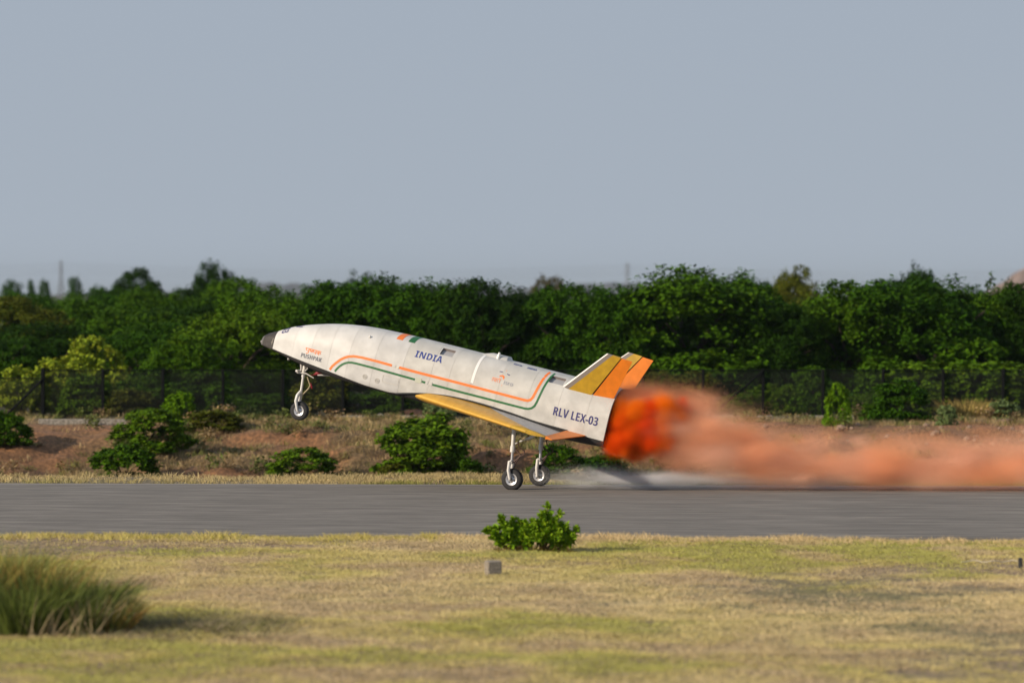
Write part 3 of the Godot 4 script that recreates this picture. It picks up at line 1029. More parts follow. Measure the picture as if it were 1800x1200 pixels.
	for q in 9:
		var row := []
		for w in 25:
			var g := TAU * (w % 24) / 24.0
			var t := q / 8.0
			var r := 1.0 + 0.18 * noise_b.get_noise_2d(cos(g) * 2.0 + q * 0.4, sin(g) * 2.0)
			row.append(Vector3(cos(g) * t * 0.85 * r, 0.30 * (1.0 - t * t) * r - 0.04, sin(g) * t * 0.6 * r))
		rows.append(row)
	md.grid(rows)
	whole("earth_mound", md.mesh(), red, "low mound of red earth behind the fence", "mound", Vector3(-2.75, -0.16, -113.2))
	# bleached stick lying on the bank
	var stick := Shape.new()
	stick.tube([Vector3(-0.2, 0.02, 0.05), Vector3(0.02, 0.08, 0), Vector3(0.22, 0.17, -0.05)], [0.022, 0.018, 0.008], 6)
	whole("dead_branch", stick.mesh(), paint(0.5, 0.36, 0.2, 0.9), "bleached dead branch lying on the grassy bank", "branch", Vector3(-8.15, ground_at(-8.15, -106.0) + 0.05, -106.0))
	# the cracked brown ledge on the right of the bank
	var ledge := Shape.new()
	rows = []
	for k in 41:
		var row := []
		for q in 13:
			var g := TAU * q / 12.0
			var x := 10.6 + 4.6 * k / 40.0
			var r := 0.17 * sin(PI * (k + 0.5) / 41.0) ** 0.35 * (1.0 + 0.5 * noise_b.get_noise_2d(x * 2.0, sin(g)))
			row.append(Vector3(x, 0.08 + 0.10 * noise_a.get_noise_2d(x * 3.0, 1.0) + sin(g) * r * 0.8, cos(g) * r * 2.0))
		rows.append(row)
	ledge.grid(rows)
	whole("soil_ledge", ledge.mesh(), textured(paint(0.30, 0.185, 0.12, 0.95), speckle(256, 0.05, 0.5, 1.0, 5, 63), 1.2), "lumpy overhanging soil ledge at the top of the bare bank", "ledge", Vector3(0, -0.28, -108.6), "", "structure")

# ---------------------------------------------------------------- foreground
func foreground() -> void:
	var straw := paint(1, 1, 1, 0.75)
	straw.vertex_color_use_as_albedo = true
	straw.backlight_enabled = true
	straw.backlight = Color(0.35, 0.33, 0.2)
	var lists := [[], [], []]
	for k in 90000:
		var d := 32.0 + 24.9 * pow(rng.randf(), 0.8)
		var x := rng.randf_range(-1, 1) * (d * 0.155 + 1.2)
		var z := -d + SLANT * x
		var n := noise_a.get_noise_2d(x * 0.35 + 40.0, z * 0.25)
		var m := noise_a.get_noise_2d(x * 1.6 - 30.0, z * 1.2)
		var f := noise_b.get_noise_2d(x + 17.0, z)
		var bare := smoothstep(0.05, 0.4, noise_a.get_noise_2d(x * 0.3 + 200.0, z * 0.45) + 0.35 * f + 0.22 * smoothstep(3.0, 6.0, x) * (1.0 - smoothstep(2.0, 4.5, absf(d - 41.5))))
		if rng.randf() < bare * 0.9: continue
		var c := Color(0.73, 0.585, 0.315)
		var green := clampf(0.45 + n * 1.7 + m * 1.1 + 0.3 * f, 0.0, 1.0)
		c = c.lerp(Color(0.55, 0.50, 0.115), green * 0.85)
		if m + f * 0.6 < -0.22: c = c.lerp(Color(0.50, 0.38, 0.24), 0.6)
		if n + m + 0.4 * f > 0.35: c = c.lerp(Color(0.33, 0.37, 0.07), 0.5)
		var t := rng.randf_range(0.85, 1.15)
		lists[k % 3].append([Vector3(x, ground_at(x, z), z), rng.randf_range(0.5, 1.15), Color(c.r * t, c.g * t, c.b * t), rng.randf_range(0.5, 1.1)])
	for k in 3:
		scatter("field_grass", "short straw coloured and yellowish green grass covering the field before the runway", tuft(22, 0.14, 0.015, 0.07, 0.002, 2.1), straw, lists[k])
	# taller seeding grass along the near runway edge
	var edge := []
	for k in 4200:
		var x := rng.randf_range(-9.5, 9.5)
		var d := 56.75 - absf(rng.randfn(0.0, 0.5))
		var z := -d + SLANT * x
		var f := noise_a.get_noise_2d(x * 0.5, 8.0)
		var c := Color(0.72, 0.55, 0.31) if f > -0.05 or x > -1.0 else Color(0.54, 0.48, 0.09)
		edge.append([Vector3(x, ground_at(x, z), z), rng.randf_range(0.2, 0.6) * (1.0 + 0.7 * noise_b.get_noise_2d(x * 0.7, 4.0)), c.lerp(Color(0.66, 0.52, 0.28), rng.randf() * 0.7)])
	scatter("edge_grass", "taller pale grass growing along the near runway edge", tuft(14, 0.10, 0.06, 0.2, 0.004, 1.0), straw, edge)
	# grey matted dead grass right of the tall clump
	var mat_grass := []
	for k in 300:
		var g := rng.randf() * TAU
		var r := rng.randf()
		var x := -3.45 + cos(g) * r * 1.3
		var d := 41.6 + sin(g) * r * 1.7
		mat_grass.append([Vector3(x, ground_at(x, -d), -d), rng.randf_range(0.7, 1.3), Color(0.23, 0.18, 0.12).lerp(Color(0.17, 0.17, 0.06), rng.randf())])
	scatter("dead_grass", "matted grey brown dead grass beside the tall green grass clump", tuft(20, 0.14, 0.03, 0.12, 0.003, 2.0), straw, mat_grass)

	# tall grass clumps at the left of the field
	for a in [[-5.45, 41.8, 0.85, 1.28, 6000, "tall green and rust coloured grass clump, the higher of two that touch", 0.42], [-4.62, 41.5, 0.5, 1.12, 5000, "dark green grass clump with brown seed stems beside the matted dead grass", 0.28]]:
		var s := Shape.new()
		for q in 15:
			var mid := Vector3(rng.randf_range(-1, 1) * a[2], -0.04, rng.randf_range(-1, 1) * 0.6)
			var tall: float = a[3] * rng.randf_range(0.55, 1.0) * (1.0 - 0.3 * absf(mid.x / a[2]))
			var rusty: bool = rng.randf() < a[6]
			for k in int(a[4] / 15.0):
				var g := rng.randf() * TAU
				var r := sqrt(rng.randf())
				var at := mid + Vector3(cos(g), 0, sin(g)) * r * 0.16
				var h := tall * rng.randf_range(0.35, 1.0)
				var t := rng.randf_range(0.6, 1.3)
				var c := Color(0.11 * t, 0.15 * t, 0.02 * t)
				if rusty and rng.randf() < 0.65: c = Color(0.30 * t, 0.155 * t, 0.03 * t) if rng.randf() < 0.5 else Color(0.30 * t, 0.25 * t, 0.05 * t)
				blade(s, at, at + Vector3(cos(g) * r * h * 0.75 + rng.randf_range(-0.1, 0.16), h * (1.0 - 0.25 * r), sin(g) * r * h * 0.6), rng.randf_range(0.003, 0.008), c)
		for k in 300:
			var g := rng.randf() * TAU
			var at := Vector3(cos(g) * a[2], 0, sin(g) * 0.8) * rng.randf_range(0.6, 1.2)
			blade(s, at, at + Vector3(rng.randf_range(-0.15, 0.35), rng.randf_range(0.15, 0.45), rng.randf_range(-0.1, 0.2)), 0.004, Color(0.45, 0.36, 0.21))
		whole("grass_clump", s.mesh(false), straw, a[5], "grass", Vector3(a[0], ground_at(a[0], -a[1]), -a[1]))

	green_bush()
	var conc := textured(paint(0.40, 0.35, 0.28, 0.9), speckle(256, 0.03, 0.6, 1.0, 5, 71), 3.0)
	var b := Shape.new()
	b.cut_box(Vector3(0, 0.075, 0), Vector3(0.185, 0.21, 0.16), 0.012)
	for k in b.v.size():
		b.v[k] += Vector3(noise_b.get_noise_3dv(b.v[k] * 30.0), noise_b.get_noise_3dv(b.v[k] * 30.0 + Vector3.ONE * 9.0), 0) * 0.012
	var blk := whole("concrete_block", b.mesh(), conc, "small weathered concrete block standing in the grass before the runway", "block", Vector3(-0.235, -0.03, -49.3))
	blk.rotation.y = deg_to_rad(20.0)
	var st := Shape.new()
	st.cut_box(Vector3(0, 0.05, 0), Vector3(0.05, 0.16, 0.05), 0.008)
	whole("stake", st.mesh(), paint(0.03, 0.03, 0.032, 0.7), "short dark stake standing in the grass with a cord beside it", "stake", Vector3(6.47, -0.03, -50.6))
	var cord := Shape.new()
	var path := []
	for k in 15: path.append(Vector3(-0.72 * k / 14.0, 0.055 + 0.012 * sin(k * 1.3), -0.05 * sin(k * 0.7)))
	cord.tube(path, [0.006], 6)
	whole("cord", cord.mesh(), paint(0.55, 0.5, 0.4, 0.8), "thin pale cord lying over the grass beside the stake", "cord", Vector3(6.44, 0.0, -50.6))

func green_bush() -> void:
	var o := thing("green_bush", "bright green bush with clustered leaves growing at the near runway edge", "bush", Vector3(0.27, -0.04, -53.8))
	var look := leafy(0.19, 0.315, 0.016, 0.45)
	var wood := paint(0.16, 0.105, 0.05, 0.9)
	var heads := [[-0.60, 0.30, 0.0], [-0.42, 0.47, 0.05], [-0.30, 0.30, 0.15], [-0.16, 0.40, 0.0], [-0.44, 0.20, 0.1], [-0.02, 0.30, 0.12], [0.12, 0.42, 0.0], [0.21, 0.64, -0.05], [0.13, 0.52, 0.05], [0.38, 0.52, 0.0], [0.34, 0.38, 0.08], [0.48, 0.26, 0.0], [0.61, 0.32, 0.02], [0.30, 0.20, 0.15], [-0.18, 0.18, 0.12], [0.22, 0.30, 0.15], [-0.3, 0.36, -0.25], [0.1, 0.3, -0.25], [0.4, 0.3, -0.22], [-0.05, 0.18, 0.2], [0.45, 0.16, 0.1], [0.22, 0.5, -0.1], [-0.50, 0.26, 0.1], [-0.38, 0.36, 0.08], [-0.24, 0.44, -0.02], [-0.08, 0.40, 0.02], [0.04, 0.36, 0.08], [0.46, 0.36, 0.04], [0.28, 0.44, 0.06], [-0.34, 0.22, 0.18], [0.36, 0.24, 0.16], [-0.52, 0.34, 0.02], [0.54, 0.22, 0.08], [0.1, 0.22, 0.2], [0.03, 0.42, 0.0], [0.06, 0.32, 0.06], [-0.06, 0.34, 0.1], [0.02, 0.24, 0.16], [-0.12, 0.30, 0.15], [0.16, 0.36, 0.1]]
	var stalks := Shape.new()
	for h in heads:
		var tip := Vector3(h[0], h[1], h[2])
		var foot := Vector3(0.12 if h[0] > 0.05 else -0.1, -0.02, 0.0) + any_way() * 0.05 * Vector3(1, 0, 1)
		var mid := foot.lerp(tip, 0.55) + Vector3(h[0] * 0.12, -0.04, 0)
		stalks.tube([foot, mid, tip], [0.013, 0.010, 0.006], 6)
		var s := Shape.new()
		for k in 64:
			var t := pow(rng.randf(), 0.7)
			var axis := (tip - mid).normalized()
			var p := mid.lerp(tip, 0.25 + 0.75 * t)
			var out := (any_way() + axis * (0.2 + 0.9 * t)).normalized()
			var face := (out.cross(any_way()) + Vector3(0, 0.7, 0)).normalized()
			var l := rng.randf_range(0.075, 0.13) * (1.05 - 0.25 * t)
			var tone := rng.randf_range(0.75, 1.25)
			var yellow := rng.randf_range(0.8, 1.2)
			leaf(s, p, out, face, l, l * 0.30, Color(tone * yellow, tone, tone * 0.9))
		part("leaf_head", s.mesh(false), look, o)
	part("stalks", stalks.mesh(), wood, o)
	var litter := Shape.new()
	for k in 420:
		var at := Vector3(rng.randf_range(-0.5, 0.55), -0.02, rng.randf_range(-0.1, 0.3))
		blade(litter, at, at + Vector3(rng.randf_range(-0.08, 0.1), rng.randf_range(0.05, 0.16), 0.02), 0.004, Color(1.0, 0.65, 1.0) * rng.randf_range(0.6, 1.0))
	part("under_grass", litter.mesh(false), leafy(0.17, 0.2, 0.03), o)

# ---------------------------------------------------------------- spaceplane
# body axes: x aft from the nose tip, y up, z towards its left side; metres
const LENGTH := 6.8
func top_of(u: float) -> float: return bend([0.0, 0.025, 0.06, 0.14, 0.28, 0.585, 1.0, 1.42, 1.95, 2.5, 3.2, 6.8], [0.0, 0.085, 0.13, 0.19, 0.258, 0.415, 0.556, 0.662, 0.738, 0.765, 0.775, 0.78], u)
func bottom_of(u: float) -> float: return bend([0.0, 0.025, 0.06, 0.14, 0.39, 0.95, 1.51, 2.27, 2.95, 6.2, 6.8], [0.0, -0.035, -0.05, -0.065, -0.10, -0.197, -0.253, -0.283, -0.285, -0.283, -0.25], u)
func width_of(u: float) -> float: return bend([0.0, 0.025, 0.06, 0.14, 0.28, 0.585, 1.0, 1.42, 1.95, 2.5, 3.2, 6.8], [0.0, 0.07, 0.105, 0.15, 0.205, 0.29, 0.39, 0.47, 0.54, 0.575, 0.585, 0.60], u)
func white_edge(u: float) -> float: return curve([0.3, 0.82, 1.5, 2.27, 2.75, 3.05, 3.37, 4.0, 5.5, 6.8], [-0.050, -0.102, -0.158, -0.235, -0.250, -0.205, -0.140, -0.080, -0.120, -0.133], u)

func hull(u: float, phi: float, out := 0.0) -> Vector3:
	var t := top_of(u)
	var b := bottom_of(u)
	var mid := b + 0.4 * (t - b)
	var n := 2.5 if phi >= 0.0 else 9.0
	var s := sin(phi)
	var y := mid + signf(s) * pow(absf(s), 2.0 / n) * (t - mid if s > 0 else mid - b)
	var z := width_of(u) * pow(maxf(cos(phi), 0.0), 2.0 / n)
	if out != 0.0:
		var e := 0.01
		var q := 0.02
		var du := hull(minf(u + e, LENGTH), phi) - hull(maxf(u - e, 0.001), phi)
		var dp := hull(u, minf(phi + q, PI / 2)) - hull(u, maxf(phi - q, -PI / 2))
		return Vector3(u, y, z) + dp.cross(du).normalized() * -out
	return Vector3(u, y, z)

# the angle at which the hull reaches height y
func angle_at(u: float, y: float) -> float:
	var t := top_of(u)
	var b := bottom_of(u)
	var mid := b + 0.4 * (t - b)
	if y >= mid: return asin(pow(clampf((y - mid) / (t - mid), 0.0, 1.0), 1.25))
	return -asin(pow(clampf((mid - y) / (mid - b), 0.0, 1.0), 4.5))

func on_hull(u: float, y: float, out: float) -> Vector3: return hull(u, angle_at(u, y), out)
func flip(p: Vector3) -> Vector3: return Vector3(p.x, p.y, -p.z)

# a painted band on the left side of the hull along points of (aft, up)
func band(s: Shape, path: Array, wide: float, out := 0.003) -> void:
	var pts := []
	for k in path.size() - 1:
		var a := Vector2(path[k][0], path[k][1])
		var b := Vector2(path[k + 1][0], path[k + 1][1])
		var n := maxi(1, int(a.distance_to(b) / 0.05))
		for q in n: pts.append(a.lerp(b, q / float(n)))
	pts.append(Vector2(path[-1][0], path[-1][1]))
	var rows := []
	for k in pts.size():
		var d: Vector2 = (pts[mini(k + 1, pts.size() - 1)] - pts[maxi(k - 1, 0)]).normalized()
		var n := Vector2(-d.y, d.x) * wide / 2.0
		var row := []
		for q in 3:
			var p: Vector2 = pts[k] + n * (1.0 - q)
			row.append(on_hull(p.x, p.y, out))
		rows.append(row)
	s.grid(rows)

func polygon_on(s: Shape, pts: Array, out := 0.0035) -> void:
	var flat := PackedVector2Array()
	for p in pts: flat.append(Vector2(p[0], p[1]))
	var idx := Geometry2D.triangulate_polygon(flat)
	for k in range(0, idx.size(), 3):
		s.tri(on_hull(flat[idx[k]].x, flat[idx[k]].y, out), on_hull(flat[idx[k + 1]].x, flat[idx[k + 1]].y, out), on_hull(flat[idx[k + 2]].x, flat[idx[k + 2]].y, out))

func letters(words: String, bold: bool) -> Array:
	var font := SystemFont.new()
	font.font_names = PackedStringArray(["Droid Sans"])
	font.font_weight = 700 if bold else 400
	var t := TextMesh.new()
	t.text = words
	t.font = font
	t.font_size = 64
	t.pixel_size = 0.01
	t.depth = 0.0
	t.curve_step = 2.0
	var a := t.surface_get_arrays(0)
	return [a, t.get_aabb()]

# lettering laid on the left side of the hull inside the given rectangle
func write_on(called: String, words: String, bold: bool, u0: float, u1: float, y0: float, y1: float, tilt: float, m: Material, o: Node, t: Transform3D) -> void:
	var got := letters(words, bold)
	var box: AABB = got[1]
	var s := Shape.new()
	for p in got[0][Mesh.ARRAY_VERTEX]:
		var fx: float = (p.x - box.position.x) / box.size.x
		var fy: float = (p.y - box.position.y) / box.size.y
		s.v.append(on_hull(lerpf(u0, u1, fx), lerpf(y0, y1, fy) + tilt * fx, 0.004))
	s.i = got[0][Mesh.ARRAY_INDEX]
	part(called, s.mesh(false), m, o, t)

# lettering across the top of the hull, read from ahead of the nose
func write_over(words: String, u0: float, u1: float, from: float, to: float, m: Material, o: Node, t: Transform3D) -> void:
	var got := letters(words, true)
	var box: AABB = got[1]
	var s := Shape.new()
	for p in got[0][Mesh.ARRAY_VERTEX]:
		var g := lerpf(from, to, (p.x - box.position.x) / box.size.x)
		var u := lerpf(u0, u1, (p.y - box.position.y) / box.size.y)
		s.v.append(hull(u, g, 0.004) if g <= PI / 2 else flip(hull(u, PI - g, 0.004)))
	s.i = got[0][Mesh.ARRAY_INDEX]
	part("lettering", s.mesh(false), m, o, t)

const HATCHES := [[3.49, 3.73], [5.55, 5.82]]
const HATCH_LOW := 0.617
const HATCH_HIGH := 0.727

func skin_panel(u0: float, u1: float, out: float) -> ArrayMesh:
	var s := Shape.new()
	var us := []
	var n := maxi(2, int((u1 - u0) / 0.06))
	for k in n + 1: us.append(lerpf(u0, u1, k / float(n)))
	for h in HATCHES:
		for e in h:
			if e > u0 and e < u1 and not us.has(e): us.append(e)
	us.sort()
	var rows := []
	for u in us:
		var row := []
		var low := angle_at(u, white_edge(u))
		var a := angle_at(u, HATCH_LOW) if u > 3.0 else 0.95
		var b := angle_at(u, HATCH_HIGH) if u > 3.0 else 1.2
		var turn := []
		for k in 10: turn.append(lerpf(low, a, k / 10.0))
		for k in 4: turn.append(lerpf(a, b, k / 4.0))
		for k in 6: turn.append(lerpf(b, PI / 2, k / 6.0))
		for g in turn: row.append(hull(u, g, out))
		row.append(Vector3(u, top_of(u) + out, 0))
		turn.reverse()
		for g in turn: row.append(flip(hull(u, g, out)))
		rows.append(row)
	var holes := {}
	for h in HATCHES:
		for r in us.size() - 1:
			if us[r] >= h[0] - 0.001 and us[r + 1] <= h[1] + 0.001:
				for c in range(10, 14): holes[Vector2i(r, c)] = true
	s.grid(rows, holes)
	return s.mesh()

func tubes(called: String, list: Array, m: Material, o: Node, t: Transform3D, sides := 10) -> void:
	for a in list:
		var s := Shape.new()
		var path := []
		for p in a[0]: path.append(Vector3(p[0], p[1], p[2]))
		s.tube(path, a[1], sides)
		part(called, s.mesh(), m, o, t)

func wheel(o: Node, called: String, at: Vector3, r: float, w: float, t: Transform3D, rubber: Material, alloy: Material, dark: Material) -> void:
	var ty := Shape.new()
	var prof := []
	for k in 17:
		var g := PI * k / 16.0
		var c := cos(g)
		prof.append([-signf(c) * pow(absf(c), 0.6) * w / 2, lerpf(r * 0.56, r, pow(sin(g), 0.55))])
	for e in [-0.18, 0.18]: pass
	ty.lathe(at, Vector3(0, 0, 1), prof, 40)
	var wh := part(called, ty.mesh(), rubber, o, t)
	var rim := Shape.new()
	rim.lathe(at, Vector3(0, 0, 1), [[w * 0.34, r * 0.30], [w * 0.40, r * 0.40], [w * 0.46, r * 0.52], [w * 0.44, r * 0.58], [w * 0.2, r * 0.57], [-w * 0.2, r * 0.57], [-w * 0.44, r * 0.58], [-w * 0.46, r * 0.52], [-w * 0.34, r * 0.30], [-w * 0.34, 0.0]], 32)
	part("rim", rim.mesh(), alloy, wh)
	var disc := Shape.new()
	disc.lathe(at, Vector3(0, 0, 1), [[w * 0.33, r * 0.42], [w * 0.33, r * 0.26], [w * 0.42, r * 0.24], [w * 0.42, r * 0.16], [w * 0.5, r * 0.14], [w * 0.5, 0.0]], 24)
	part("hub", disc.mesh(), alloy, wh)
	for k in 6:
		var b := Shape.new()
		var g := TAU * k / 6.0
		b.lathe(at + Vector3(cos(g), sin(g), 0) * r * 0.33, Vector3(0, 0, 1), [[w * 0.3, 0.010], [w * 0.42, 0.010], [w * 0.42, 0.0]], 6)
		part("bolt", b.mesh(), dark, wh)

func wing_point(side: float, span: float, chord: float, up: bool) -> Vector3:
	var le := lerpf(3.14, 5.74, span)
	var te := 6.10
	var z := lerpf(0.52, 1.78, span)
	var x := clampf(chord, 0.0, 1.0)
	var thick := lerpf(0.215, 0.062, pow(span, 0.8))
	var y := (2.969 * sqrt(x) - 1.26 * x - 3.516 * x * x + 2.843 * x * x * x - 0.96 * x * x * x * x) * thick
	var base := lerpf(-0.185, -0.185, span)
	return Vector3(lerpf(le, te, x), base + (y * 0.70 if up else -y * 0.45), z * side)

func wing_piece(side: float, s0: float, s1: float, c0: float, c1: float, ends: bool) -> ArrayMesh:
	var s := Shape.new()
	var rows := []
	for a in 9:
		var span := lerpf(s0, s1, a / 8.0)
		var row := []
		for k in range(14, -1, -1):
			var c := lerpf(c0, c1, pow(k / 14.0, 1.7))
			row.append(wing_point(side, span, c, true))
		if c0 > 0.0:
			rows.append(row)
			continue
		for k in range(1, 15): row.append(wing_point(side, span, lerpf(c0, c1, pow(k / 14.0, 1.7)), false))
		rows.append(row)
	s.grid(rows)
	if c0 > 0.0:
		rows = []
		for a in 9:
			var row := []
			for k in 15: row.append(wing_point(side, lerpf(s0, s1, a / 8.0), lerpf(c0, c1, k / 14.0), false))
			rows.append(row)
		s.grid(rows)
	if ends:
		for k in 14:
			s.quad(wing_point(side, s1, k / 14.0, true), wing_point(side, s1, (k + 1) / 14.0, true), wing_point(side, s1, (k + 1) / 14.0, false), wing_point(side, s1, k / 14.0, false))
	return s.mesh()

# a flat tapered slab between four corners (leading base, trailing base, trailing tip, leading tip), each with its half thickness
func slab(p: Array, h: Array, across: Vector3) -> ArrayMesh:
	var s := Shape.new()
	var a := []
	var b := []
	for k in 4:
		a.append(p[k] + across * h[k])
		b.append(p[k] - across * h[k])
	s.quad(a[0], a[1], a[2], a[3])
	s.quad(b[3], b[2], b[1], b[0])
	for k in 4:
		var q := (k + 1) % 4
		s.quad(a[k], b[k], b[q], a[q])
	return s.mesh()

func fin_point(side: float, c: float, up: float) -> Vector3:
	return Vector3(lerpf(5.69, 6.72, c), 0.46, 0.415 * side).lerp(Vector3(lerpf(6.53, 7.01, c), 1.366 - 0.025 * c, 0.66 * side), up)

func spaceplane() -> void:
	var a := deg_to_rad(18.0)
	var th := deg_to_rad(13.3)
	var basis_ := Basis(Vector3(cos(th) * cos(a), -sin(th), cos(th) * sin(a)), Vector3(sin(th) * cos(a), cos(th), sin(th) * sin(a)), Vector3(-sin(a), 0, cos(a))).scaled(Vector3.ONE * 1.01)
	var foot := Vector3(0.25, 0, -70.5)
	var t := Transform3D(basis_, Vector3(-4.5427, 2.573, -72.1) - foot)
	var o := thing("spaceplane", "white winged spaceplane with orange and green stripes, nose raised, touching down on the runway", "spaceplane", foot)

	var blotch := speckle(512, 0.010, 0.85, 1.0, 6, 81)
	var whites := []
	for c in [[0.69, 0.685, 0.67], [0.62, 0.61, 0.58], [0.60, 0.59, 0.555], [0.64, 0.635, 0.62]]:
		whites.append(textured(paint(c[0], c[1], c[2], 0.55), blotch, 0.55))
	var tile := textured(paint(0.020, 0.019, 0.019, 0.7), blotch, 2.0)
	var cap_look := textured(paint(0.055, 0.047, 0.044, 0.65), speckle(256, 0.03, 0.6, 1.0, 4, 82), 2.0)
	var tip_look := paint(0.12, 0.115, 0.11, 0.6)
	var orange := paint(0.82, 0.19, 0.028, 0.5)
	var green := paint(0.014, 0.125, 0.035, 0.5)
	var navy := paint(0.035, 0.035, 0.155, 0.6)
	var blue := paint(0.03, 0.055, 0.25, 0.6)
	var ink := paint(0.10, 0.11, 0.14, 0.6)
	var grey := paint(0.30, 0.295, 0.30, 0.6)
	var dark := paint(0.03, 0.03, 0.03, 0.6)
	var black_rubber := paint(0.018, 0.018, 0.020, 0.75)
	var alloy := paint(0.60, 0.60, 0.62, 0.35, 0.7)
	var gear_white := paint(0.72, 0.71, 0.68, 0.4, 0.15)
	var hose := paint(0.09, 0.05, 0.04, 0.6)
	var maroon := paint(0.24, 0.012, 0.02, 0.55)
	var gold := textured(paint(0.72, 0.40, 0.055, 0.34, 0.25), speckle(256, 0.02, 0.85, 1.0, 4, 83), 1.2)
	var ochre := textured(paint(0.52, 0.31, 0.012, 0.5), speckle(256, 0.02, 0.86, 1.0, 4, 84), 1.2)
	var fin_orange := textured(paint(0.84, 0.225, 0.012, 0.45), speckle(256, 0.02, 0.88, 1.0, 4, 85), 1.0)
	var wing_grey := textured(paint(0.50, 0.49, 0.48, 0.5), blotch, 1.5)

	# nose cap
	var nose := Shape.new()
	var rows := []
	for u in [0.001, 0.008, 0.02, 0.04, 0.075]:
		var row := []
		for k in 41: row.append(hull(u, -PI / 2 + PI * k / 20.0) if k <= 20 else flip(hull(u, PI / 2 - PI * (k - 20) / 20.0)))
		rows.append(row)
	nose.grid(rows)
	var cap := Shape.new()
	rows = []
	for u in [0.079, 0.12, 0.17, 0.22, 0.27, 0.315]:
		var row := []
		for k in 41: row.append(hull(u, -PI / 2 + PI * k / 20.0) if k <= 20 else flip(hull(u, PI / 2 - PI * (k - 20) / 20.0)))
		rows.append(row)
	cap.grid(rows)
	var cap_part := part("nose_cap", cap.mesh(), cap_look, o, t)
	part("nose_tip", nose.mesh(), tip_look, cap_part)
	var probe := Shape.new()
	probe.lathe(Vector3(0.004, 0.0, 0.0), Vector3(-1, 0, 0), [[-0.01, 0.014], [0.012, 0.012], [0.016, 0.0]], 10)
	part("air_probe", probe.mesh(), gear_white, cap_part)
	var mark := Shape.new()
	band(mark, [[0.285, 0.02], [0.292, 0.13]], 0.016)
	band(mark, [[0.262, 0.055], [0.290, 0.06]], 0.014)
	part("cap_mark", mark.mesh(), paint(0.22, 0.2, 0.17), cap_part)

	# white skin in panels with open joints, over a lining
	var cuts := [0.318, 0.74, 1.12, 1.50, 1.88, 2.38, 2.92, 3.46, 3.80, 4.22, 4.72, 5.30, 5.86, 6.40, LENGTH]
	var pick := [0, 0, 3, 0, 3, 3, 2, 1, 2, 1, 2, 2, 1, 1]
	for k in cuts.size() - 1:
		part("skin_panel", skin_panel(cuts[k] + 0.0014, cuts[k + 1] - 0.0014, 0.0), whites[pick[k]], o, t)
	part("lining", skin_panel(0.32, LENGTH - 0.01, -0.010), paint(0.62, 0.59, 0.54, 0.8), o, t)
	# pale sealing band where the joint is taped
	var tape := Shape.new()
	for e in [[4.205, 4.255]]:
		rows = []
		for u in [e[0], (e[0] + e[1]) / 2, e[1]]:
			var row := []
			for k in 25: row.append(hull(u, lerpf(0.15, PI / 2, k / 24.0), 0.003))
			for k in range(1, 25): row.append(flip(hull(u, lerpf(PI / 2, 0.15, k / 24.0), 0.003)))
			rows.append(row)
		tape.grid(rows)
	part("joint_tape", tape.mesh(), paint(0.80, 0.79, 0.77), o, t)
	# open hatches: floor and reveals set into the side
	for h in HATCHES:
		var f := Shape.new()
		rows = []
		for u in [h[0], h[1]]:
			var row := []
			for k in 5: row.append(hull(u, lerpf(angle_at(u, HATCH_LOW), angle_at(u, HATCH_HIGH), k / 4.0), -0.045))
			rows.append(row)
		f.grid(rows)
		var hp := part("hatch_recess", f.mesh(), paint(0.33, 0.33, 0.34, 0.7), o, t)
		var e := Shape.new()
		for u in [h[0], h[1]]:
			e.grid([[hull(u, angle_at(u, HATCH_LOW)), hull(u, angle_at(u, HATCH_HIGH))], [hull(u, angle_at(u, HATCH_LOW), -0.05), hull(u, angle_at(u, HATCH_HIGH), -0.05)]])
		for y in [HATCH_LOW, HATCH_HIGH]:
			e.grid([[on_hull(h[0], y, 0.0), on_hull(h[1], y, 0.0)], [on_hull(h[0], y, -0.05), on_hull(h[1], y, -0.05)]])
		part("hatch_reveal", e.mesh(), paint(0.2, 0.17, 0.16, 0.7), hp)
	# black belly
	var belly := Shape.new()
	rows = []
	for k in 66:
		var u := lerpf(0.318, LENGTH, k / 65.0)
		var row := []
		var low := angle_at(u, white_edge(u) - 0.002)
		for q in 13: row.append(hull(u, lerpf(low, -PI / 2, pow(q / 12.0, 0.6))))
		for q in range(11, -1, -1): row.append(flip(hull(u, lerpf(low, -PI / 2, pow(q / 12.0, 0.6)))))
		rows.append(row)
	belly.grid(rows)
	part("belly", belly.mesh(), tile, o, t)
	# aft bulkhead, set in a little, and its rim
	var aft := Shape.new()
	for e in [[LENGTH - 0.06, 0.0], [LENGTH - 0.0, 0.002]]: pass
	var ring := []
	var ring_out := []
	for k in 41:
		ring.append(hull(LENGTH - 0.05, -PI / 2 + PI * k / 20.0, -0.012) if k <= 20 else flip(hull(LENGTH - 0.05, PI / 2 - PI * (k - 20) / 20.0, -0.012)))
		ring_out.append(hull(LENGTH, -PI / 2 + PI * k / 20.0) if k <= 20 else flip(hull(LENGTH, PI / 2 - PI * (k - 20) / 20.0)))
	for k in 40: aft.tri(Vector3(LENGTH - 0.05, 0.25, 0), ring[k], ring[k + 1])
	part("bulkhead", aft.mesh(), dark, o, t)
	var rim := Shape.new()
	rim.tube(ring_out, [0.009], 6, false)
	part("tail_rim", rim.mesh(), dark, o, t)

	# stripes
	var s1 := Shape.new()
	band(s1, [[1.566, -0.13], [1.60, -0.06], [1.65, 0.005], [1.732, 0.093], [1.80, 0.145], [1.87, 0.183], [1.968, 0.212], [2.128, 0.228], [2.401, 0.232], [2.715, 0.227]], 0.044)
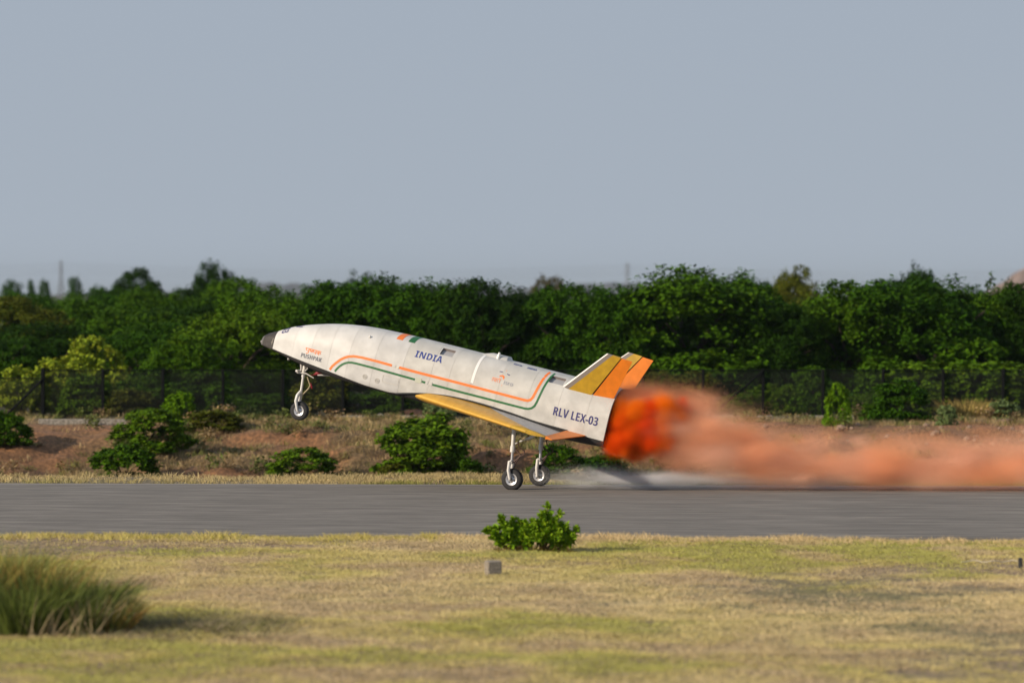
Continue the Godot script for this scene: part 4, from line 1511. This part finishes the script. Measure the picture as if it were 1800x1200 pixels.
	band(s1, [[2.86, 0.224], [3.277, 0.221], [3.926, 0.223], [4.465, 0.222], [5.0, 0.221], [5.24, 0.220], [5.30, 0.226], [5.345, 0.250], [5.375, 0.300], [5.395, 0.38], [5.417, 0.497], [5.440, 0.63], [5.452, 0.70], [5.462, 0.745], [5.466, 0.762]], 0.046)
	part("orange_stripe", s1.mesh(), orange, o, t)
	var s2 := Shape.new()
	band(s2, [[1.672, -0.135], [1.70, -0.085], [1.739, -0.029], [1.785, 0.018], [1.83, 0.05], [1.89, 0.080], [1.96, 0.095], [2.05, 0.100], [2.323, 0.102], [2.762, 0.096], [3.189, 0.088]], 0.038)
	band(s2, [[3.325, 0.084], [3.39, 0.082]], 0.038)
	band(s2, [[3.53, 0.078], [3.962, 0.076], [4.499, 0.078], [5.036, 0.078], [5.27, 0.079], [5.34, 0.087], [5.40, 0.115], [5.442, 0.165], [5.466, 0.24], [5.486, 0.341], [5.508, 0.48], [5.528, 0.60], [5.545, 0.70], [5.556, 0.745], [5.560, 0.762]], 0.038)
	part("green_stripe", s2.mesh(), green, o, t)
	# cover plates over the stripe gaps, blank screw covers and a rectangular access panel
	for e in [[2.725, 2.79, 0.205, 0.25, 0], [2.80, 2.85, 0.195, 0.235, 2], [3.20, 3.315, 0.045, 0.135, 3], [3.40, 3.44, 0.06, 0.12, 0], [3.455, 3.52, 0.05, 0.115, 1]]:
		var p := Shape.new()
		polygon_on(p, [[e[0], e[2]], [e[1], e[2]], [e[1], e[3]], [e[0], e[3]]], 0.006)
		part("cover_plate", p.mesh(), [whites[1], whites[2], paint(0.66, 0.62, 0.52), paint(0.50, 0.52, 0.42)][e[4]], o, t)
	for e in [[2.265, -0.087], [2.509, -0.100]]:
		for rr in [[0.043, 0.030], [0.016, 0.006]]:
			var p := Shape.new()
			var inner := []
			var outer := []
			for k in 21:
				var g := TAU * k / 20.0
				inner.append(on_hull(e[0] + cos(g) * rr[1], e[1] + sin(g) * rr[1], 0.005))
				outer.append(on_hull(e[0] + cos(g) * rr[0], e[1] + sin(g) * rr[0], 0.005))
			p.grid([inner, outer])
			part("filler_ring", p.mesh(), paint(0.42, 0.40, 0.36), o, t)
	var frame := Shape.new()
	for e in [[[2.60, 0.03], [2.90, 0.03]], [[2.60, -0.09], [2.90, -0.09]], [[2.60, 0.03], [2.60, -0.09]], [[2.90, 0.03], [2.90, -0.09]]]: band(frame, e, 0.007, 0.003)
	part("access_panel_edge", frame.mesh(), paint(0.55, 0.52, 0.46), o, t)
	var knob := Shape.new()
	knob.lathe(on_hull(2.15, 0.60, 0.0), Vector3(0, 0.7, 0.7), [[0.0, 0.022], [0.03, 0.016], [0.032, 0.0]], 10)
	part("antenna_stub", knob.mesh(), gear_white, o, t)

	# lettering
	write_on("lettering", "INDIA", true, 3.075, 3.585, 0.470, 0.583, 0.008, blue, o, t)
	write_on("lettering", "RLV LEX-03", true, 5.80, 6.625, 0.095, 0.245, 0.0, navy, o, t)
	write_on("lettering", "PUSHPAK", true, 0.94, 1.372, -0.052, 0.026, 0.006, ink, o, t)
	var dev := Shape.new()
	for l in [[[0, 1], [1, 1]], [[0.22, 1], [0.22, 0]], [[0.05, 1], [0.05, 0.55], [0.1, 0.4], [0.22, 0.42]], [[0.22, 0.02], [0.17, -0.25], [0.08, -0.2]], [[0.30, 1], [0.30, 0.55], [0.36, 0.4], [0.46, 0.42]], [[0.30, 0.8], [0.45, 0.45]], [[0.46, 1], [0.46, 0.4]], [[0.52, 1], [0.52, 0.55], [0.57, 0.4], [0.68, 0.42]], [[0.68, 1], [0.68, 0]], [[0.86, 1], [0.86, 0]], [[0.86, 0.6], [0.78, 0.72], [0.74, 0.5], [0.79, 0.32], [0.86, 0.5]], [[0.86, 0.65], [0.94, 0.72], [0.98, 0.52], [0.94, 0.28]]]:
		var path := []
		for p in l: path.append([1.0 + p[0] * 0.325, 0.060 + p[1] * 0.072 + p[0] * 0.004])
		band(dev, path, 0.013, 0.004)
	part("lettering", dev.mesh(), orange, o, t)
	# emblem: rising arrow with a word on either side
	var arrow := Shape.new()
	polygon_on(arrow, [[4.765, 0.635], [4.775, 0.50], [4.774, 0.345], [4.738, 0.515], [4.672, 0.505]])
	part("emblem_arrow", arrow.mesh(false), orange, o, t)
	var dash := Shape.new()
	polygon_on(dash, [[4.650, 0.578], [4.705, 0.585], [4.705, 0.597], [4.650, 0.590]])
	polygon_on(dash, [[4.795, 0.568], [4.850, 0.558], [4.850, 0.572], [4.795, 0.580]])
	part("emblem_wing", dash.mesh(false), navy, o, t)
	write_on("lettering", "isro", false, 4.795, 4.965, 0.395, 0.465, 0.0, paint(0.24, 0.26, 0.34), o, t)
	var word := Shape.new()
	for l in [[[0, 1], [1, 1]], [[0.12, 1], [0.12, 0.75], [0.02, 0.7], [0.14, 0.5], [0.03, 0.3], [0.12, 0.05]], [[0.46, 1], [0.46, 0]], [[0.30, 1], [0.30, 0.55], [0.24, 0.45], [0.36, 0.1]], [[0.30, 0.5], [0.46, 0.5]], [[0.66, 1], [0.66, 0.65], [0.56, 0.5], [0.70, 0.05]], [[0.88, 1], [0.88, 0.0]], [[0.88, 1], [0.76, 1.35]]]:
		var path := []
		for p in l: path.append([4.565 + p[0] * 0.165, 0.398 + p[1] * 0.062])
		band(word, path, 0.011, 0.004)
	part("lettering", word.mesh(), paint(0.80, 0.30, 0.16), o, t)
	write_over("LEX-03", 0.415, 0.545, deg_to_rad(142), deg_to_rad(38), navy, o, t)
	write_over("RLV", 0.635, 0.775, deg_to_rad(118), deg_to_rad(62), navy, o, t)
	for e in [[2.615, 2.735, orange, "flag_stripe"], [2.845, 2.965, green, "flag_stripe"]]:
		var p := Shape.new()
		rows = []
		for u in [e[0], e[1]]:
			var row := []
			for k in 9: row.append(hull(u, deg_to_rad(lerpf(56, 90, k / 8.0)), 0.003))
			for k in range(1, 9): row.append(flip(hull(u, deg_to_rad(lerpf(90, 56, k / 8.0)), 0.003)))
			rows.append(row)
		p.grid(rows)
		part(e[3], p.mesh(), e[2], o, t)
	write_on("lettering", "isro", true, 4.80, 4.95, 0.742, 0.764, 0.0, blue, o, t)
	write_on("lettering", "INDIA", true, 5.06, 5.24, 0.735, 0.757, 0.0, blue, o, t)

	# fairing and fitting on the back
	var bump := Shape.new()
	rows = []
	for e in [[4.12, 0.0], [4.30, 0.055], [4.62, 0.062], [4.655, 0.0]]:
		var row := []
		for k in 9:
			var w := (k - 4) / 4.0
			row.append(Vector3(e[0], 0.772 - 0.04 * absf(w) ** 3 + e[1] * (1.0 - absf(w) ** 6), w * 0.20))
		rows.append(row)
	bump.grid(rows)
	part("dorsal_fairing", bump.mesh(), whites[1], o, t)
	var fit := Shape.new()
	fit.lathe(Vector3(4.47, 0.80, 0.16), Vector3(0, 1, 0), [[-0.06, 0.036], [0.02, 0.036], [0.045, 0.022], [0.075, 0.020], [0.08, 0.0]], 14)
	part("dorsal_fitting", fit.mesh(), gear_white, o, t)

	# wings, elevons and their root seals
	for side in [1.0, -1.0]:
		part("wing_leading_edge", wing_piece(side, 0.0, 0.87, 0.0, 0.48, false), gold, o, t)
		part("wing_panel", wing_piece(side, 0.0, 0.87, 0.482, 1.0, false), wing_grey, o, t)
		part("wing_tip", wing_piece(side, 0.871, 1.0, 0.0, 1.0, true), ochre, o, t)
		var z0: float = 0.56 * side
		var z1: float = 1.77 * side
		part("elevon", slab([Vector3(6.112, -0.135, z0), Vector3(6.47, -0.115, z0), Vector3(6.235, -0.205, z1), Vector3(6.112, -0.192, z1)], [0.030, 0.008, 0.006, 0.026], Vector3(0, 1, 0)), fin_orange, o, t)
		var seal := Shape.new()
		var path := []
		for k in 25:
			var u := lerpf(2.9, 6.12, k / 24.0)
			path.append(Vector3(u, bend([2.9, 3.15, 3.37, 3.7, 4.0, 4.5, 5.08, 5.5, 6.12], [-0.24, -0.175, -0.125, -0.07, -0.042, -0.036, -0.066, -0.100, -0.112], u), (width_of(u) + 0.004) * side))
		seal.tube(path, [0.018], 6)
		part("root_seal", seal.mesh(), dark, o, t)

	# twin canted fins
	for side in [1.0, -1.0]:
		var lean := Vector3(0, -0.27, 1.0 * side).normalized()
		part("fin_leading_edge", slab([fin_point(side, 0.0, 0.0), fin_point(side, 0.030, 0.0), fin_point(side, 0.045, 1.0), fin_point(side, 0.0, 1.0)], [0.004, 0.022, 0.016, 0.004], lean), paint(0.80, 0.77, 0.72, 0.5), o, t)
		part("fin_band", slab([fin_point(side, 0.030, 0.0), fin_point(side, 0.125, 0.0), fin_point(side, 0.22, 1.0), fin_point(side, 0.045, 1.0)], [0.022, 0.036, 0.024, 0.016], lean), paint(0.17, 0.145, 0.13, 0.6), o, t)
		part("fin_panel", slab([fin_point(side, 0.126, 0.0), fin_point(side, 0.585, 0.0), fin_point(side, 0.56, 1.0), fin_point(side, 0.221, 1.0)], [0.036, 0.040, 0.024, 0.024], lean), ochre, o, t)
		part("rudder", slab([fin_point(side, 0.615, 0.08), fin_point(side, 1.0, 0.08), fin_point(side, 1.0, 0.99), fin_point(side, 0.60, 0.99)], [0.034, 0.010, 0.006, 0.022], lean), fin_orange, o, t)
		var pin := Shape.new()
		pin.tube([fin_point(side, 0.60, 0.06), fin_point(side, 0.58, 0.985)], [0.013], 6)
		part("rudder_hinge", pin.mesh(), dark, o, t)

	# main gear
	var zg := 0.70
	wheel(o, "main_wheel", Vector3(5.374, -1.163, zg), 0.193, 0.135, t, black_rubber, alloy, dark)
	wheel(o, "main_wheel", Vector3(5.426, -1.139, -zg), 0.193, 0.135, t, black_rubber, alloy, dark)
	for side in [1.0, -1.0]:
		var sh := 0.0 if side > 0 else 0.075
		var z: float = zg * side
		var zo: float = z
		tubes("upper_strut", [[[[5.175 + sh, -0.12, zo], [5.262 + sh, -0.66, zo]], [0.036, 0.036]]], gear_white, o, t, 12)
		tubes("collar", [[[[5.252 + sh, -0.60, zo], [5.270 + sh, -0.70, zo]], [0.047, 0.047]]], gear_white, o, t, 12)
		tubes("oleo", [[[[5.265 + sh, -0.68, zo], [5.300 + sh, -0.90, zo]], [0.025, 0.025]]], alloy, o, t, 12)
		tubes("fork", [[[[5.280 + sh, -0.86, zo + 0.09], [5.300 + sh, -1.02, zo + 0.095], [5.362 + sh * 0.7, -1.165, zo + 0.092]], [0.030, 0.032, 0.026]], [[[5.280 + sh, -0.86, zo - 0.09], [5.300 + sh, -1.02, zo - 0.095], [5.362 + sh * 0.7, -1.165, zo - 0.092]], [0.030, 0.032, 0.026]], [[[5.29 + sh, -0.875, zo - 0.1], [5.29 + sh, -0.875, zo + 0.1]], [0.034, 0.034]]], gear_white, o, t, 10)
		tubes("axle", [[[[5.374 + sh * 0.7, -1.155, zo - 0.11], [5.374 + sh * 0.7, -1.155, zo + 0.11]], [0.022, 0.022]]], dark, o, t, 10)
		tubes("torque_link", [[[[5.30 + sh, -0.63, zo], [5.43 + sh, -0.72, zo], [5.33 + sh, -0.87, zo]], [0.016, 0.014, 0.016]]], hose, o, t, 8)
		tubes("brake_hose", [[[[5.33 + sh, -0.50, zo + 0.02], [5.372 + sh, -0.59, zo + 0.03], [5.477 + sh, -0.625, zo + 0.03], [5.50 + sh, -0.68, zo + 0.02], [5.421 + sh, -0.751, zo + 0.02], [5.381 + sh, -0.853, zo + 0.03], [5.359 + sh, -1.0, zo + 0.05]], [0.011]]], hose, o, t, 6)
		tubes("drag_brace", [[[[5.285 + sh, -0.545, zo], [5.37 + sh, -0.480, zo], [5.51 + sh, -0.393, zo], [5.66 + sh, -0.25, zo]], [0.018, 0.020, 0.030, 0.026]]], gear_white, o, t, 8)
		tubes("link_rod", [[[[5.437 + sh, -0.22, zo - 0.1], [5.483 + sh, -0.40, zo]], [0.010, 0.010]]], maroon, o, t, 6)
		tubes("gear_fitting", [[[[5.52 + sh, -0.24, z * 0.8], [5.56 + sh, -0.33, z * 0.8]], [0.03, 0.018]], [[[5.60 + sh, -0.24, z * 0.7], [5.63 + sh, -0.34, z * 0.7]], [0.02, 0.014]]], gear_white, o, t, 8)

	# nose gear
	wheel(o, "nose_wheel", Vector3(1.000, -1.034, 0.0), 0.172, 0.11, t, black_rubber, alloy, dark)
	tubes("nose_strut", [[[[0.895, -0.12, 0], [0.927, -0.43, 0]], [0.030, 0.034]], [[[0.925, -0.42, 0], [0.950, -0.735, 0]], [0.023, 0.023]]], gear_white, o, t, 12)
	tubes("nose_fork", [[[[0.94, -0.70, 0.0], [0.925, -0.77, 0.075], [0.922, -0.87, 0.085], [0.985, -1.03, 0.08]], [0.034, 0.034, 0.032, 0.022]], [[[0.94, -0.70, 0.0], [0.925, -0.77, -0.075], [0.922, -0.87, -0.085], [0.985, -1.03, -0.08]], [0.034, 0.034, 0.032, 0.022]]], gear_white, o, t, 10)
	tubes("nose_torque_link", [[[[1.0, -0.41, 0], [1.091, -0.542, 0], [1.074, -0.609, 0], [0.99, -0.74, 0]], [0.012, 0.014, 0.014, 0.012]]], paint(0.4, 0.33, 0.2, 0.5), o, t, 8)
	tubes("steering_arm", [[[[0.816, -0.372, 0.06], [0.99, -0.350, 0.06], [1.145, -0.395, 0.05]], [0.016, 0.013, 0.010]], [[[0.805, -0.371, -0.04], [0.87, -0.314, 0.02], [0.838, -0.20, 0.03]], [0.013, 0.018, 0.016]], [[[0.82, -0.34, 0.12], [0.82, -0.34, -0.12]], [0.022, 0.022]]], gear_white, o, t, 8)
	tubes("gear_hook", [[[[0.929, -0.285, 0.05], [0.962, -0.225, 0.05], [0.995, -0.255, 0.05], [0.955, -0.315, 0.05]], [0.012]]], gear_white, o, t, 6)
	tubes("door_actuator", [[[[0.60, -0.10, 0.1], [0.625, -0.185, 0.1], [0.645, -0.14, 0.12]], [0.018, 0.026, 0.012]]], gear_white, o, t, 8)
	tubes("retraction_sleeve", [[[[1.06, -0.375, 0], [1.19, -0.30, 0], [1.27, -0.20, 0]], [0.018, 0.05, 0.045]]], maroon, o, t, 10)
	tubes("drag_strut", [[[[1.20, -0.33, 0.03], [1.374, -0.285, 0.03], [1.53, -0.25, 0.03]], [0.016, 0.024, 0.014]]], alloy, o, t, 8)
	tubes("tow_flag", [[[[1.09, -0.50, 0.0], [1.13, -0.57, 0.0], [1.14, -0.60, 0.0]], [0.006, 0.022, 0.004]]], maroon, o, t, 6)

# ---------------------------------------------------------------- smoke
# clouds of fine grains: soft round clusters of grains gathered in puffs; nothing in them is lit or shaded by hand
var clusters := []
func make_clusters() -> void:
	for k in 8:
		var s := Shape.new()
		var fine := 1.0 if k < 5 else 0.31
		var stretch := Vector3(rng.randf_range(0.8, 1.4), rng.randf_range(0.7, 1.0), rng.randf_range(0.8, 1.2))
		for q in (4600 if k < 5 else 15000):
			var p := Vector3(rng.randfn(), rng.randfn(), rng.randfn()) * 0.42 * stretch
			var r := rng.randf_range(0.005, 0.009) * fine
			var b := Basis(any_way(), rng.randf() * TAU)
			var n := s.v.size()
			s.v.append_array(PackedVector3Array([p + b * Vector3(r, r, r), p + b * Vector3(r, -r, -r), p + b * Vector3(-r, r, -r), p + b * Vector3(-r, -r, r)]))
			s.i.append_array(PackedInt32Array([n, n + 1, n + 2, n, n + 2, n + 3, n, n + 3, n + 1, n + 1, n + 3, n + 2]))
		clusters.append(s.mesh(false))

# list: centre, half size, sub-puffs, clusters, colour a, colour b, cluster size
func puffs(called: String, label: String, list: Array, m: Material, shear: float, first: int, many: int) -> void:
	var bufs := []
	for k in many: bufs.append(PackedFloat32Array())
	for a in list:
		var c: Vector3 = a[0]
		var r: Vector3 = a[1]
		var subs := []
		for k in int(a[2]):
			var d := any_way() * pow(rng.randf(), 0.4)
			subs.append([c + d * r, minf(r.x, r.y) * rng.randf_range(0.2, 0.5), rng.randf()])
		for k in int(a[3]):
			var q: Array = subs[rng.randi() % subs.size()]
			var p: Vector3 = q[0] + Vector3(rng.randfn() * shear, rng.randfn(), rng.randfn()) * q[1] * 0.6
			var size: float = a[6] * (rng.randf_range(0.6, 1.4) if many == 5 else rng.randf_range(0.6, 1.8))
			p.y = maxf(p.y, 0.10 + 0.75 * size * rng.randf())
			var aft: float = (p - Vector3(-4.5427, 2.573, -72.1)).dot(Vector3(0.9255, -0.2300, 0.3007)) / 1.01
			if aft < LENGTH + 0.02 + 0.3 * size and p.y > 0.7: continue   # the hull fills this room
			var b := Basis(any_way(), rng.randf() * TAU).scaled(Vector3(shear, 1.0 / sqrt(shear), 1.0) * size)
			var tone := rng.randf_range(0.88, 1.06)
			var col: Color = Color(a[4]).lerp(a[5], clampf(pow(q[2], 1.5) + rng.randf_range(-0.12, 0.12), 0.0, 1.0)) * tone
			bufs[k % many].append_array(PackedFloat32Array([b.x.x, b.y.x, b.z.x, p.x, b.x.y, b.y.y, b.z.y, p.y, b.x.z, b.y.z, b.z.z, p.z, col.r, col.g, col.b, 1.0]))
	for k in many:
		var mm := MultiMesh.new()
		mm.transform_format = MultiMesh.TRANSFORM_3D
		mm.use_colors = true
		mm.mesh = clusters[k + first]
		mm.instance_count = bufs[k].size() / 16
		mm.buffer = bufs[k]
		var o := MultiMeshInstance3D.new()
		o.name = numbered(called)
		o.multimesh = mm
		o.material_override = m
		add_child(o)
		tag(o, label, "smoke", "", "stuff")

func smoke() -> void:
	var m := paint(1, 1, 1, 0.9)
	m.vertex_color_use_as_albedo = true
	m.specular_mode = BaseMaterial3D.SPECULAR_DISABLED
	var red := Color(0.95, 0.085, 0.004)
	var fire := Color(1.0, 0.31, 0.010)
	var salmon := Color(1.0, 0.53, 0.32)
	var dust := Color(0.96, 0.62, 0.46)
	make_clusters()
	puffs("orange_smoke", "thick orange red smoke pouring from the tail of the spaceplane", SMOKE_CORE.map(func(a): return [Vector3(a[0], a[1], a[2]), Vector3(a[3], a[4], a[5]), a[6], a[7], red, fire, 0.15]), m, 1.05, 0, 5)
	puffs("drifting_smoke", "thin salmon smoke drifting low along the runway behind the spaceplane", SMOKE_TRAIL.map(func(a): return [Vector3(a[0], a[1], a[2]), Vector3(a[3], a[4], a[5]), a[6], a[7], salmon if a[8] < 1 else fire.lerp(salmon, 0.6), dust if a[8] < 1 else salmon, 0.24]), m, 1.6, 5, 3)
	puffs("tyre_smoke", "faint blue white smoke lying on the runway behind the main wheels", SMOKE_TYRE.map(func(a): return [Vector3(a[0], a[1], a[2]), Vector3(a[3], a[4], a[5]), a[6], a[7], Color(0.78, 0.80, 0.84), Color(0.84, 0.84, 0.84), 0.16]), m, 2.6, 5, 3)
